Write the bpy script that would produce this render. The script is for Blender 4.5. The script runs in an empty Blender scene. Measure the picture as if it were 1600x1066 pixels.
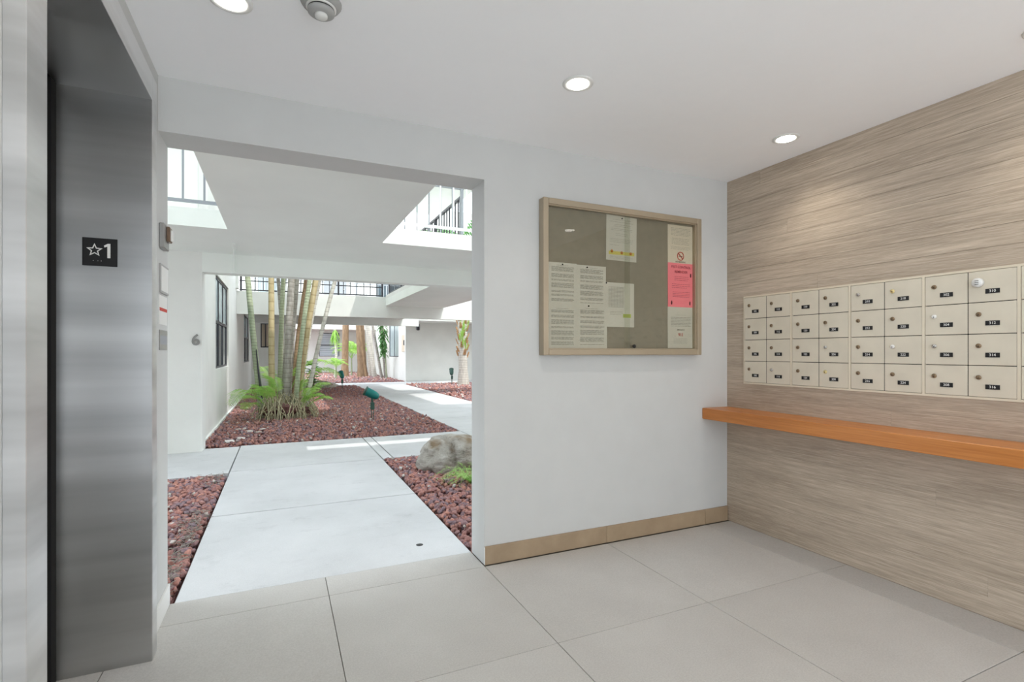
import bpy, bmesh, math, random
import numpy as np
from mathutils import Vector, Matrix
R = math.radians
random.seed(7)
C = bpy.context.scene.collection
scene = bpy.context.scene

# ---------------------------------------------------------------- camera
cam_d = bpy.data.cameras.new('camera'); cam = bpy.data.objects.new('camera', cam_d); C.objects.link(cam)
cam_d.sensor_width = 36; cam_d.lens = 794.2 / 1600 * 36
cam_d.shift_y = (550.5 - 533) / 1600
cam_d.clip_start = .02; cam_d.clip_end = 300
cam.location = (0, 0, 1.2); cam.rotation_euler = (R(90), 0, R(-24.47))
scene.camera = cam

# ---------------------------------------------------------------- sky, sun, exposure
w = bpy.data.worlds.new('sky'); scene.world = w; w.use_nodes = True
bg = w.node_tree.nodes['Background']; bg.inputs[0].default_value = (.86, .93, 1, 1); bg.inputs[1].default_value = 3.5
sd = bpy.data.lights.new('sun', 'SUN'); sd.energy = 2.6; sd.angle = R(.6); sd.color = (1, .96, .9)
sun = bpy.data.objects.new('sun', sd); C.objects.link(sun)
sun.rotation_euler = Vector((.30, -.52, 1.0)).to_track_quat('Z', 'Y').to_euler()
scene.view_settings.view_transform = 'Standard'; scene.view_settings.look = 'None'
scene.view_settings.gamma = 1; scene.view_settings.use_curve_mapping = False
scene.view_settings.exposure = 0.13
LAMP_W = 9.5
scene.cycles.max_bounces = 16; scene.cycles.diffuse_bounces = 12; scene.cycles.transparent_max_bounces = 12

# ---------------------------------------------------------------- materials
def lin(c):
    return tuple((v/255/12.92 if v/255 <= .04045 else ((v/255+.055)/1.055)**2.4) for v in c) + (1,)
class NT:
    def __init__(s, name):
        s.m = bpy.data.materials.new(name); s.m.use_nodes = True; s.t = s.m.node_tree
        s.b = s.t.nodes['Principled BSDF']; s.out = s.t.nodes['Material Output']
    def n(s, typ, **kw):
        o = s.t.nodes.new(typ)
        for k, v in kw.items():
            if k.startswith('i_'):
                key = k[2:].replace('_', ' '); o.inputs[int(key) if key.isdigit() else key].default_value = v
            else: setattr(o, k, v)
        return o
    def l(s, a, b): s.t.links.new(a, b)
    def coords(s, scale=(1,1,1), rnd=0.0, kind='pos'):
        if kind == 'pos': src = s.n('ShaderNodeNewGeometry').outputs['Position']
        else: src = s.n('ShaderNodeTexCoord').outputs['Object']
        if rnd:
            oi = s.n('ShaderNodeObjectInfo'); ma = s.n('ShaderNodeMath', operation='MULTIPLY', i_1=rnd); s.l(oi.outputs['Random'], ma.inputs[0])
            va = s.n('ShaderNodeVectorMath', operation='ADD'); s.l(src, va.inputs[0]); s.l(ma.outputs[0], va.inputs[1]); src = va.outputs[0]
        mp = s.n('ShaderNodeMapping'); mp.inputs['Scale'].default_value = scale; s.l(src, mp.inputs['Vector'])
        return mp.outputs[0]
    def noise(s, vec, scale=5, detail=4, rough=.55):
        o = s.n('ShaderNodeTexNoise'); o.inputs['Scale'].default_value = scale; o.inputs['Detail'].default_value = detail; o.inputs['Roughness'].default_value = rough
        s.l(vec, o.inputs['Vector']); return o.outputs[0]
    def ramp(s, fac, stops, interp='LINEAR'):
        o = s.n('ShaderNodeValToRGB'); o.color_ramp.interpolation = interp; e = o.color_ramp.elements
        while len(e) < len(stops): e.new(.5)
        for k, (p, c) in enumerate(stops): e[k].position = p; e[k].color = lin(c) if max(c) > 1 else tuple(c) + (1,)
        s.l(fac, o.inputs[0]); return o.outputs[0]
    def mix(s, fac, a, b, mode='MIX'):
        o = s.n('ShaderNodeMix', data_type='RGBA', blend_type=mode)
        for x, i in ((fac, 0), (a, 6), (b, 7)):
            if hasattr(x, 'is_linked'): s.l(x, o.inputs[i])
            else: o.inputs[i].default_value = x
        return o.outputs[2]
    def bump(s, h, strength=.2, dist=.01):
        o = s.n('ShaderNodeBump'); o.inputs['Strength'].default_value = strength; o.inputs['Distance'].default_value = dist
        s.l(h, o.inputs['Height']); s.l(o.outputs[0], s.b.inputs['Normal']); return o

def plain(name, c, rough=.5, metal=0, spec=.5, noise=0, nscale=6, bump=0, bscale=200, emit=0):
    t = NT(name); t.b.inputs['Roughness'].default_value = rough; t.b.inputs['Metallic'].default_value = metal
    t.b.inputs['Specular IOR Level'].default_value = spec
    c1 = tuple(max(0, v*(1-noise)) for v in c); c2 = tuple(min(255, v*(1+noise)) for v in c)
    col = t.ramp(t.noise(t.coords(), nscale, 5), [(.3, c1), (.7, c2)]); t.l(col, t.b.inputs['Base Color'])
    if bump: t.bump(t.noise(t.coords(), bscale, 3), bump, .003)
    if emit: t.b.inputs['Emission Color'].default_value = lin(c); t.b.inputs['Emission Strength'].default_value = emit
    return t.m

M = {}
M['paint'] = plain('interior_paint', (199, 200, 198), .6, noise=.008, bump=.12, bscale=120)
M['ceil'] = plain('ceiling_paint', (248, 249, 251), .7, noise=.006, bump=.05, bscale=90)
M['stucco'] = plain('white_stucco', (228, 229, 225), .85, noise=.02, nscale=1.5, bump=.35, bscale=70)
M['slabpaint'] = plain('grey_white_slab_paint', (236, 240, 235), .85, noise=.015, nscale=1.2, bump=.2, bscale=50)
M['black'] = plain('black_plastic', (14, 14, 15), .5)
M['darkgap'] = plain('dark_gap', (10, 10, 10), .9)
M['white_plastic'] = plain('white_plastic', (225, 225, 222), .4)
M['grey_plastic'] = plain('grey_plastic', (165, 165, 163), .5)
M['white_metal'] = plain('white_painted_metal', (222, 225, 228), .45)
M['grey_metal'] = plain('grey_painted_metal', (150, 154, 160), .5)
M['dark_metal'] = plain('dark_bronze_metal', (62, 62, 68), .45, metal=.2)
M['champagne'] = plain('champagne_aluminium', (176, 162, 140), .38, metal=.45, noise=.02)
M['fabric'] = plain('taupe_felt', (140, 130, 114), .95, noise=.02, nscale=25, bump=.15, bscale=300)
M['paper'] = plain('white_paper', (200, 193, 180), .8)
M['paper2'] = plain('cream_paper', (216, 202, 182), .8)
M['pink'] = plain('pink_paper', (246, 130, 140), .8)
M['ink'] = plain('grey_ink', (150, 145, 136), .8)
M['ink_dark'] = plain('dark_ink', (95, 90, 84), .8)
M['ink_pink'] = plain('dark_ink_on_pink', (170, 70, 86), .8)
M['red'] = plain('red_ink', (190, 70, 58), .8)
M['yellowprint'] = plain('yellow_print', (205, 190, 100), .8)
M['orangeprint'] = plain('orange_print', (190, 120, 50), .8)
M['highlighter'] = plain('green_highlighter', (170, 178, 84), .8)
M['maroon'] = plain('maroon_print', (92, 22, 38), .8)
M['mail'] = plain('cream_enamel', (214, 206, 188), .42, noise=.02, nscale=9, bump=.04, bscale=150)
M['mailframe'] = plain('pale_anodised_frame', (222, 211, 190), .4, metal=.1)
M['brass'] = plain('worn_brass', (140, 120, 96), .35, metal=.7)
M['brassnew'] = plain('bright_brass', (226, 208, 150), .3, metal=.4)
M['chrome'] = plain('chrome_lock', (205, 203, 198), .25, metal=.8)
M['silver_letter'] = plain('brushed_silver_letter', (138, 138, 135), .45, metal=.2)
M['teal'] = plain('teal_green_enamel', (18, 122, 118), .35)
M['darkgreen_metal'] = plain('dark_green_enamel', (52, 88, 78), .5)
M['glassy_dark'] = plain('dark_window_glass', (70, 84, 92), .08, noise=.1, nscale=1)
M['blind'] = plain('pale_window_blind', (176, 192, 198), .25, noise=.05, nscale=2)
M['shutter'] = plain('grey_louvre_metal', (214, 222, 230), .35)
M['brown'] = plain('brown_lens', (110, 88, 68), .3)
M['steelbox'] = plain('steel_box', (160, 160, 158), .35, metal=.7)
M['lampglow'] = plain('lamp_diffuser', (255, 250, 242), .5, emit=12)

t = NT('porcelain_floor_tile'); v = t.coords(rnd=3.0)
c = t.ramp(t.noise(v, 2.2, 6, .65), [(.25, (180, 177, 173)), (.75, (196, 194, 190))])
t.l(t.mix(.25, c, t.ramp(t.noise(v, 160, 2), [(.35, (162, 159, 155)), (.65, (207, 205, 201))])), t.b.inputs['Base Color'])
t.b.inputs['Roughness'].default_value = .42; t.bump(t.noise(v, 90, 3), .05, .002); M['tile'] = t.m
M['grout'] = plain('tile_grout', (120, 114, 106), .9)
t = NT('beige_base_tile'); v = t.coords(rnd=3.0)
t.l(t.ramp(t.noise(v, 7, 6, .6), [(.25, (148, 127, 102)), (.75, (168, 147, 120))]), t.b.inputs['Base Color']); t.b.inputs['Roughness'].default_value = .5; M['basetile'] = t.m

t = NT('walkway_concrete'); v = t.coords(rnd=1.0)
c = t.ramp(t.noise(v, 1.3, 7, .62), [(.2, (184, 186, 188)), (.55, (202, 204, 206)), (.85, (214, 215, 217))])
st = t.ramp(t.noise(t.coords((1, 1.6, 1)), 3.4, 7, .72), [(.56, (255, 255, 255)), (.76, (212, 212, 213))])
c = t.mix(.6, c, st, 'MULTIPLY')
t.l(t.mix(.12, c, t.ramp(t.noise(v, 220, 2), [(.35, (160, 160, 158)), (.65, (240, 240, 238))])), t.b.inputs['Base Color'])
t.b.inputs['Roughness'].default_value = .75; t.bump(t.noise(v, 120, 3), .12, .003); M['concrete'] = t.m

# brushed steel: reflections smear sideways
t = NT('brushed_stainless_steel'); v = t.coords((.5, .5, 9))
t.b.inputs['Metallic'].default_value = 1; t.b.inputs['Roughness'].default_value = .30; t.b.inputs['Anisotropic'].default_value = .85; t.b.inputs['Anisotropic Rotation'].default_value = 0
tg = t.n('ShaderNodeTangent', direction_type='RADIAL', axis='Z'); t.l(tg.outputs[0], t.b.inputs['Tangent'])
t.l(t.ramp(t.noise(v, 1, 4, .5), [(.3, (168, 168, 167)), (.7, (196, 196, 195))]), t.b.inputs['Base Color'])
t.bump(t.noise(t.coords((.25, .25, 2.4)), 1, 2, .5), .35, .02); M['steel'] = t.m
t = NT('satin_steel_edge'); t.b.inputs['Metallic'].default_value = .85; t.b.inputs['Roughness'].default_value = .36
t.l(t.ramp(t.noise(t.coords((1, 1, 7)), 1, 4), [(.35, (188, 188, 187)), (.65, (224, 224, 224))]), t.b.inputs['Base Color']); M['steel_edge'] = t.m

# travertine / wood look plank, grain runs along Y
t = NT('wood_look_plank')
def grain(sc, det=5, rg=.6, rnd=.37): return t.noise(t.coords(sc, rnd=rnd), 1, det, rg)
c = t.ramp(grain((1, .55, 8), 6, .6, 0), [(.32, (154, 138, 120)), (.5, (184, 168, 149)), (.68, (212, 196, 176))])
s1 = t.ramp(grain((1, 2.2, 75), 6, .7), [(.36, (144, 130, 114)), (.5, (176, 160, 142)), (.66, (216, 202, 183))])
c = t.mix(.5, c, s1)
s2 = t.ramp(grain((1, 9, 260), 3, .7), [(.34, (132, 119, 106)), (.5, (178, 163, 145)), (.68, (226, 214, 198))])
c = t.mix(.30, c, s2)
hl = t.ramp(grain((1, 1.6, 60), 2, .5, .9), [(.70, (0., 0., 0.)), (.80, (1., 1., 1.))])
c = t.mix(hl, c, lin((218, 204, 184)))
t.l(c, t.b.inputs['Base Color']); t.b.inputs['Roughness'].default_value = .5
t.bump(grain((1, 8, 200), 4, .7), .25, .002); M['plank'] = t.m

t = NT('orange_varnished_wood')
c = t.ramp(t.noise(t.coords((18, 1.1, 18)), 1, 6, .6), [(.28, (170, 100, 42)), (.5, (196, 122, 58)), (.75, (214, 144, 78))])
t.l(t.mix(.3, c, t.ramp(t.noise(t.coords((60, 4, 150)), 1, 3, .6), [(.3, (160, 94, 40)), (.7, (218, 152, 86))])), t.b.inputs['Base Color'])
t.b.inputs['Roughness'].default_value = .35; M['shelf'] = t.m

# rocks
def island_mat(name, stops, rough=.95, bump=.6, bs=60):
    t = NT(name); g = t.n('ShaderNodeNewGeometry'); oi = t.n('ShaderNodeObjectInfo')
    a = t.n('ShaderNodeMath', operation='ADD'); t.l(g.outputs['Random Per Island'], a.inputs[0]); t.l(oi.outputs['Random'], a.inputs[1])
    f = t.n('ShaderNodeMath', operation='FRACT'); t.l(a.outputs[0], f.inputs[0])
    col = t.ramp(f.outputs[0], stops, 'CONSTANT' if len(stops) > 6 else 'LINEAR')
    col = t.mix(.45, col, t.ramp(t.noise(t.coords(), 55, 4), [(.3, (150, 150, 150)), (.7, (255, 255, 255))]), 'MULTIPLY')
    t.l(col, t.b.inputs['Base Color']); t.b.inputs['Roughness'].default_value = rough
    t.bump(t.noise(t.coords(), bs, 4), bump, .01); return t.m
M['lava'] = island_mat('red_lava_rock', [(0, (172, 128, 122)), (.3, (188, 136, 126)), (.45, (204, 150, 134)), (.62, (156, 126, 130)), (.8, (144, 126, 134)), (1, (182, 130, 122))])
M['shell'] = island_mat('pale_stone_chip', [(0, (220, 212, 206)), (.5, (240, 236, 232)), (1, (196, 184, 174))], bump=.3)
M['soil'] = plain('red_brown_soil', (112, 80, 76), .95, noise=.15, nscale=30, bump=.8, bscale=60)
t = NT('weathered_limestone'); v = t.coords()
c = t.ramp(t.noise(v, 7, 8, .7), [(.32, (124, 116, 103)), (.44, (200, 194, 183)), (.6, (216, 212, 203)), (.8, (232, 229, 222))])
c = t.mix(t.ramp(t.noise(v, 3.1, 3), [(.58, (0., 0., 0.)), (.72, (.8, .8, .8))]), c, lin((150, 122, 84)))
t.l(c, t.b.inputs['Base Color']); t.b.inputs['Roughness'].default_value = .95
t.bump(t.noise(t.coords((1, 1, 2.2)), 13, 9, .75), 1.0, .06); M['boulder'] = t.m

def trunk_mat(name, a, b, ring=(95, 90, 80), rs=36):
    t = NT(name); v = t.coords((1, 1, 1))
    c = t.ramp(t.noise(t.coords((6, 6, 1.5)), 3, 5), [(.3, a), (.7, b)])
    wv = t.n('ShaderNodeTexWave', wave_type='BANDS', bands_direction='Z'); wv.inputs['Scale'].default_value = rs/ (2*math.pi); wv.inputs['Distortion'].default_value = 1.2; wv.inputs['Detail'].default_value = 2
    t.l(v, wv.inputs['Vector'])
    rg = t.ramp(wv.outputs[0], [(.0, (.8, .8, .8)), (.05, (0., 0., 0.))])
    t.l(t.mix(rg, c, lin(ring)), t.b.inputs['Base Color']); t.b.inputs['Roughness'].default_value = .8
    t.bump(wv.outputs[0], .3, .01); return t.m
M['trunk_green'] = trunk_mat('green_ringed_palm_bark', (152, 164, 134), (188, 194, 166), (104, 106, 88))
M['trunk_tan'] = trunk_mat('tan_palm_bark', (176, 158, 118), (206, 190, 152), (158, 138, 100), 12)
M['trunk_grey'] = trunk_mat('grey_palm_bark', (142, 136, 128), (190, 185, 178), (120, 112, 104), 22)
M['trunk_pale'] = trunk_mat('pale_palm_bark', (180, 176, 168), (216, 212, 202), (140, 132, 120), 22)
M['trunk_brown'] = trunk_mat('brown_tree_bark', (128, 104, 80), (164, 138, 110), (112, 90, 70), 30)
def leaf_mat(name, a, b):
    t = NT(name); col = t.ramp(t.noise(t.coords(), 9, 3), [(.3, a), (.7, b)]); t.l(col, t.b.inputs['Base Color'])
    t.b.inputs['Roughness'].default_value = .5
    tr = t.n('ShaderNodeBsdfTranslucent'); t.l(col, tr.inputs[0]); mx = t.n('ShaderNodeMixShader'); mx.inputs[0].default_value = .45
    t.l(t.b.outputs[0], mx.inputs[1]); t.l(tr.outputs[0], mx.inputs[2]); t.l(mx.outputs[0], t.out.inputs[0]); return t.m
M['leaf'] = leaf_mat('bright_palm_leaf', (138, 192, 84), (190, 224, 126))
M['leafdark'] = leaf_mat('deep_green_leaf', (62, 116, 62), (110, 158, 88))
M['leafpale'] = leaf_mat('pale_fern_leaf', (168, 212, 120), (212, 238, 168))
M['boot'] = plain('dry_palm_boot', (176, 138, 100), .9, noise=.18, nscale=20, bump=.4, bscale=60)
M['root'] = plain('grey_palm_root', (178, 170, 142), .9, noise=.15, nscale=25)
M['twig'] = island_mat('dry_grey_litter', [(0, (150, 144, 134)), (.5, (178, 172, 162)), (1, (112, 104, 94))], bump=.2)
M['stain'] = plain('oil_spot', (70, 70, 70), .6)

def glass_mat(name, tint=(1, 1, 1), refl=.08):
    t = NT(name); t.t.nodes.remove(t.b)
    tr = t.n('ShaderNodeBsdfTransparent'); tr.inputs[0].default_value = tuple(tint)+(1,)
    gl = t.n('ShaderNodeBsdfGlossy'); gl.inputs['Roughness'].default_value = .03
    fr = t.n('ShaderNodeFresnel'); fr.inputs[0].default_value = 1.45
    mx = t.n('ShaderNodeMixShader'); ge = t.n('ShaderNodeNewGeometry'); iv = t.n('ShaderNodeMath', operation='SUBTRACT', i_0=1.0); t.l(ge.outputs['Backfacing'], iv.inputs[1]); ml = t.n('ShaderNodeMath', operation='MULTIPLY'); t.l(fr.outputs[0], ml.inputs[0]); t.l(iv.outputs[0], ml.inputs[1]); t.l(ml.outputs[0], mx.inputs[0]); t.l(tr.outputs[0], mx.inputs[1]); t.l(gl.outputs[0], mx.inputs[2]); t.l(mx.outputs[0], t.out.inputs[0]); return t.m
M['glass'] = glass_mat('clear_sliding_glass', (.94, .95, .93))

# ---------------------------------------------------------------- mesh helpers
class MB:
    def __init__(s): s.v = []; s.f = []; s.mi = []; s.sm = []
    def add(s, vs, fs, mi=0, smooth=False):
        o = len(s.v); s.v += [tuple(p) for p in vs]
        for f in fs: s.f.append(tuple(i+o for i in f)); s.mi.append(mi); s.sm.append(smooth)
        return s
    def box(s, a, b, mi=0, bev=0):
        (x0, y0, z0), (x1, y1, z1) = a, b
        if bev:
            bm = bmesh.new(); bmesh.ops.create_cube(bm, size=1)
            for v in bm.verts: v.co = Vector((x0 + (v.co.x+.5)*(x1-x0), y0 + (v.co.y+.5)*(y1-y0), z0 + (v.co.z+.5)*(z1-z0)))
            bmesh.ops.bevel(bm, geom=bm.edges[:], offset=bev, segments=1, affect='EDGES')
            bm.verts.index_update(); s.add([v.co for v in bm.verts], [[v.index for v in f.verts] for f in bm.faces], mi); bm.free(); return s
        return s.add([(x0,y0,z0),(x1,y0,z0),(x1,y1,z0),(x0,y1,z0),(x0,y0,z1),(x1,y0,z1),(x1,y1,z1),(x0,y1,z1)],
              [(3,2,1,0),(4,5,6,7),(0,1,5,4),(1,2,6,5),(2,3,7,6),(3,0,4,7)], mi)
    def tube(s, pts, rad, n=8, mi=0, caps=True):
        pts = [Vector(p) for p in pts]; N = len(pts); rad = rad if hasattr(rad, '__len__') else [rad]*N
        vs = []; up = None
        for i, p in enumerate(pts):
            d = (pts[min(i+1, N-1)] - pts[max(i-1, 0)]).normalized()
            if up is None: up = d.orthogonal().normalized()
            up = (up - d*up.dot(d)).normalized(); q = d.cross(up)
            for k in range(n): a = 2*math.pi*k/n; vs.append(p + (up*math.cos(a) + q*math.sin(a))*rad[i])
        fs = [(i*n+k, i*n+(k+1) % n, (i+1)*n+(k+1) % n, (i+1)*n+k) for i in range(N-1) for k in range(n)]
        s.add(vs, fs, mi, True)
        if caps: s.add(vs[:n], [tuple(range(n))[::-1]], mi); s.add(vs[-n:], [tuple(range(n))], mi)
        return s
    def lathe(s, prof, origin=(0,0,0), axis=(0,0,1), n=20, mi=0, smooth=True):
        q = Vector(axis).to_track_quat('Z', 'Y'); o = Vector(origin); vs = []
        for r, z in prof:
            for k in range(n): a = 2*math.pi*k/n; vs.append(o + q @ Vector((r*math.cos(a), r*math.sin(a), z)))
        fs = [(i*n+k, i*n+(k+1) % n, (i+1)*n+(k+1) % n, (i+1)*n+k) for i in range(len(prof)-1) for k in range(n)]
        fs += [tuple(range(n))[::-1], tuple((len(prof)-1)*n+k for k in range(n))]
        return s.add(vs, fs, mi, smooth)
    def text(s, string, mat4, mi=0, size=1):
        v, f = text_geo(string); return s.add([mat4 @ (Vector(p)*size) for p in v], f, mi)
    def mesh(s, name, mats):
        me = bpy.data.meshes.new(name); me.from_pydata(s.v, [], s.f)
        for m in (mats if isinstance(mats, (list, tuple)) else [mats]): me.materials.append(M[m])
        me.polygons.foreach_set('material_index', s.mi); me.polygons.foreach_set('use_smooth', s.sm); me.update(); return me
    def build(s, name, mats, parent=None, **props):
        return obj(name, s.mesh(name, mats), parent, **props)
_tc = {}
def text_geo(string):
    if string not in _tc:
        cu = bpy.data.curves.new('t', 'FONT'); cu.body = string; cu.align_x = 'CENTER'; cu.align_y = 'CENTER'; cu.size = 1; cu.offset = .012; cu.resolution_u = 3
        o = bpy.data.objects.new('t', cu); C.objects.link(o); bpy.context.view_layer.update()
        me = o.evaluated_get(bpy.context.evaluated_depsgraph_get()).to_mesh()
        _tc[string] = ([tuple(v.co) for v in me.vertices], [tuple(p.vertices) for p in me.polygons])
        bpy.data.objects.remove(o); bpy.data.curves.remove(cu)
    return _tc[string]
def obj(name, me, parent=None, **props):
    o = bpy.data.objects.new(name, me); C.objects.link(o)
    if parent is not None:
        o.parent = parent
        if parent.location.length and not props.get('local'): o.matrix_parent_inverse = Matrix.Translation(-parent.location)
    props.pop('local', None)
    for k, v in props.items(): o[k] = v
    return o
def empty(name, loc=(0,0,0), **props):
    o = bpy.data.objects.new(name, None); C.objects.link(o); o.location = loc; o.empty_display_size = .1
    for k, v in props.items(): o[k] = v
    return o
def box(a, b, bev=0): return MB().box(a, b, 0, bev)
S = dict(kind='structure')
def face_y(x, y, z): return Matrix.Translation((x, y, z)) @ Matrix.Rotation(R(90), 4, 'X')           # text facing -Y
def face_mx(x, y, z): return Matrix.Translation((x, y, z)) @ Matrix.Rotation(R(-90), 4, 'Z') @ Matrix.Rotation(R(90), 4, 'X')  # facing -X
def face_px(x, y, z): return Matrix.Translation((x, y, z)) @ Matrix.Rotation(R(90), 4, 'Z') @ Matrix.Rotation(R(90), 4, 'X')   # facing +X

# ---------------------------------------------------------------- key dimensions
XE, XR, YB, YO, XO = -.49, 2.91, 2.675, 2.880, 1.045
ZC, ZO, YR = 2.416, 2.174, -2.0
EY0, EY1, EZ = 1.398, 2.375, 2.18     # elevator opening
Z2 = 2.59                             # second floor level

# ================================================================ LOBBY SHELL
fl = box((-1.4, YR, -.30), (3.3, YO, -.012)).build('floor', 'grout', **S)
g0, gs, h0 = .2168, .824, 1.0054
def clipbox(x0, x1, y0, y1):
    return max(x0, -1.05), min(x1, XR - .001), max(y0, YR), min(y1, YO)
i0 = -2
for i in range(-2, 4):
    for j in range(-4, 3):
        x0, x1, y0, y1 = clipbox(g0+gs*i, g0+gs*(i+1), h0+gs*j, h0+gs*(j+1))
        if x1-x0 < .02 or y1-y0 < .01: continue
        if j == 2: x0 = max(x0, XE); x1 = min(x1, XO)
        elif x0 < XE and not (y1 > 1.2 and y0 < 2.5): x0 = XE
        if x1 - x0 < .02: continue
        if j < 2: y1 = min(y1, YB-.0005)
        box((x0+.0015, y0+.0015, -.012), (x1-.0015, y1-.0015, 0), .0008).build('tile', 'tile', fl)
ce = box((-1.6, YR, ZC), (3.3, YO, ZC+.18)).build('ceiling', 'ceil', **S)
# back wall with the opening to the courtyard
bw = MB().box((XO, YB, 0), (3.3, YO, ZC)).box((XE-1.2, YB, ZO), (XO, YO, ZC)).build('wall_back', 'paint', **S)
# left wall (elevator wall) around the elevator opening, runs through the wall thickness as the jamb
lw = MB().box((XE-.22, EY1+.01, 0), (XE, YO, ZO)).box((XE-.22, EY1+.01, ZO), (XE, YB, ZC)).box((XE-.22, -.9, 0), (XE, EY0-.01, ZC)).box((XE-.22, EY0-.01, EZ+.01), (XE, EY1+.01, ZC))
lw.build('wall_left', 'paint', **S)
# right wall: backing plus planks
rw = box((XR+.014, YR, 0), (XR+.3, YB, ZC)).build('wall_right', 'darkgap', **S)
MY0, MY1, MZ0, MZ1 = .373, 2.527, .984, 1.582
rows = [MZ0*k/11 for k in range(11)] + [MZ0 + (MZ1-MZ0)*k/6 for k in range(6)] + [MZ1 + (ZC-MZ1)*k/9 for k in range(10)]
for k in range(len(rows)-1):
    z0, z1 = rows[k], rows[k+1]
    segs = [(YR, YB)] if not (MZ0-.001 <= z0 < MZ1-.001) else [(YR, MY0), (MY1, YB)]
    for a, b in segs:
        cuts = sorted([a, b] + ([y for y in (1.15 + .05*k, -1.1 + .04*k) if a+.15 < y < b-.1] if k % 4 == 1 else []))
        for y0, y1 in zip(cuts[:-1], cuts[1:]):
            d = random.uniform(0, .0012)
            gz = .0005 if z0 >= MZ1-.01 else .0001
            box((XR - .001 + d*.4, y0+.0002, z0+gz), (XR+.014, y1-.0002, z1-gz), gz*1.2).build('plank', 'plank', rw)
# rear wall with its own opening, behind the camera
MB().box((XE-1, YR-.2, 0), (XE+.12, YR, ZC)).box((XR-.12, YR-.2, 0), (3.3, YR, ZC)).build('wall_rear', 'paint', **S)
M['terrace'] = plain('light_bounce_terrace', (235, 237, 241), .9)  # unseen ground, made extra pale to bounce light into the lobby
box((-9, -12, -.2), (12, YR, -.012)).build('rear_bounce_terrace', 'terrace', **S)
# tiled skirting along the back wall
bb = empty('baseboard_back', (XO, YB, 0), **S)
for x0, x1 in ((XO, 1.868), (1.868, 2.692), (2.692, XR-.003)):
    box((x0+.001, YB-.011, .0005), (x1-.001, YB, .103), .001).build('tile', 'basetile', bb)
box((XO, YB-.011, .001), (XO+.001, YB, .1)).build('end_trim', 'white_plastic', bb)
bl = empty('baseboard_left', (XE, YB, 0), **S)
box((XE, 2.49, .0005), (XE+.010, YO, .098), .001).build('tile', 'white_plastic', bl)

# ================================================================ ELEVATOR
XF = -.455
el = empty('door_1', (XE, (EY0+EY1)/2, 0), kind='structure', label='brushed steel elevator entrance with deep side jamb on the left wall')
XD = -.745
MB().box((XD, EY1, .0005), (XF, EY1+.022, EZ)).build('jamb_panel', 'steel', el)
MB().box((XD, EY0-.022, .0005), (XF, EY0, EZ)).build('jamb_panel', 'steel', el)
MB().box((XD, EY0-.022, EZ), (XF, EY1+.022, EZ+.022)).build('header_panel', 'steel', el)
def casing(a, b): return MB().box(a, b, 0, .0015)
casing((XE, EY0-.098, .0005), (XF+.002, EY0-.0005, EZ+.098)).build('casing', 'steel_edge', el)
casing((XE, EY1+.0005, .0005), (XF+.002, EY1+.076, EZ+.098)).build('casing', 'steel_edge', el)
casing((XE, EY0-.0004, EZ+.0005), (XF+.002, EY1+.0004, EZ+.098)).build('casing', 'steel_edge', el)
MB().box((XD-.042, EY0-.05, .012), (XD-.012, EY1-.052, EZ+.04)).build('door_leaf', 'steel', el)
MB().box((XD-.075, EY0-.06, .0), (XD-.045, EY1+.06, EZ+.06)).build('shaft_backing', 'darkgap', el)
MB().box((XD-.045, EY1-.045, .0), (XD, EY1+.001, EZ+.02)).build('door_gap', 'darkgap', el)
MB().box((XD-.045, EY0-.06, EZ+.001), (XD, EY1+.06, EZ+.05)).build('door_gap', 'darkgap', el)
MB().box((XD-.044, EY0-.05, .0), (XD-.002, EY1, .011)).build('sill', 'steel_edge', el)
# floor number plate
sg = empty('floor_sign', (-.616, EY1, 1.575), label='black plate with white star and numeral 1 on the elevator jamb', category='sign')
pb = MB().box((-.669, EY1-.004, 1.523), (-.563, EY1-.0002, 1.627), 0, .001); pb.build('plate', 'black', sg)
nb = MB(); yy = EY1-.0046
nb.add([(x, yy, z) for x, z in ((-.5935, 1.554), (-.584, 1.554), (-.584, 1.608), (-.592, 1.608), (-.604, 1.600), (-.602, 1.593), (-.5935, 1.597))], [(0, 1, 2, 3, 6), (6, 3, 4, 5)])
nb.build('numeral', 'white_plastic', sg)
st = MB(); ro, ri = .026, .0110; po = []; pi_ = []
for k in range(10):
    a = R(90+36*k); r = ro if k % 2 == 0 else ri*1.05
    r2 = r*.66 if k % 2 == 0 else r*.62
    po.append((-.632+r*math.cos(a), EY1-.0046, 1.581+r*math.sin(a))); pi_.append((-.632+r2*math.cos(a), EY1-.0046, 1.581+r2*math.sin(a)))
st.add(po+pi_, [(k, (k+1) % 10, 10+(k+1) % 10, 10+k) for k in range(10)]); st.build('star', 'white_plastic', sg)
br = MB()
for dx in (-.636, -.622, -.612): br.lathe([(.0015, 0), (.0008, .0012)], (dx, EY1-.004, 1.542), (0, -1, 0), 8)
br.build('braille_dots', 'grey_plastic', sg)

# things on the left wall beside the opening
t_ = empty('strobe_alarm', (XE, 2.73, 1.7), label='grey metal strobe box with brown lens high on the jamb left of the opening', category='alarm')
MB().box((XE+.0002, 2.69, 1.665), (XE+.020, 2.80, 1.775), 0, .003).build('housing', 'steelbox', t_)
MB().box((XE+.020, 2.735, 1.70), (XE+.034, 2.79, 1.768), 0, .003).build('lens', 'brown', t_)
MB().box((XE+.034, 2.745, 1.705), (XE+.040, 2.785, 1.755), 0, .002).build('lens_cover', 'white_plastic', t_)
t_ = empty('framed_notice', (XE, 2.75, 1.53), label='small framed notice with grey border on the jamb below the strobe box', category='sign')
MB().box((XE+.0002, 2.69, 1.465), (XE+.008, 2.86, 1.595), 0, .001).build('frame', 'grey_plastic', t_)
MB().box((XE+.008, 2.70, 1.475), (XE+.0086, 2.85, 1.585)).build('sheet', 'white_plastic', t_)
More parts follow.
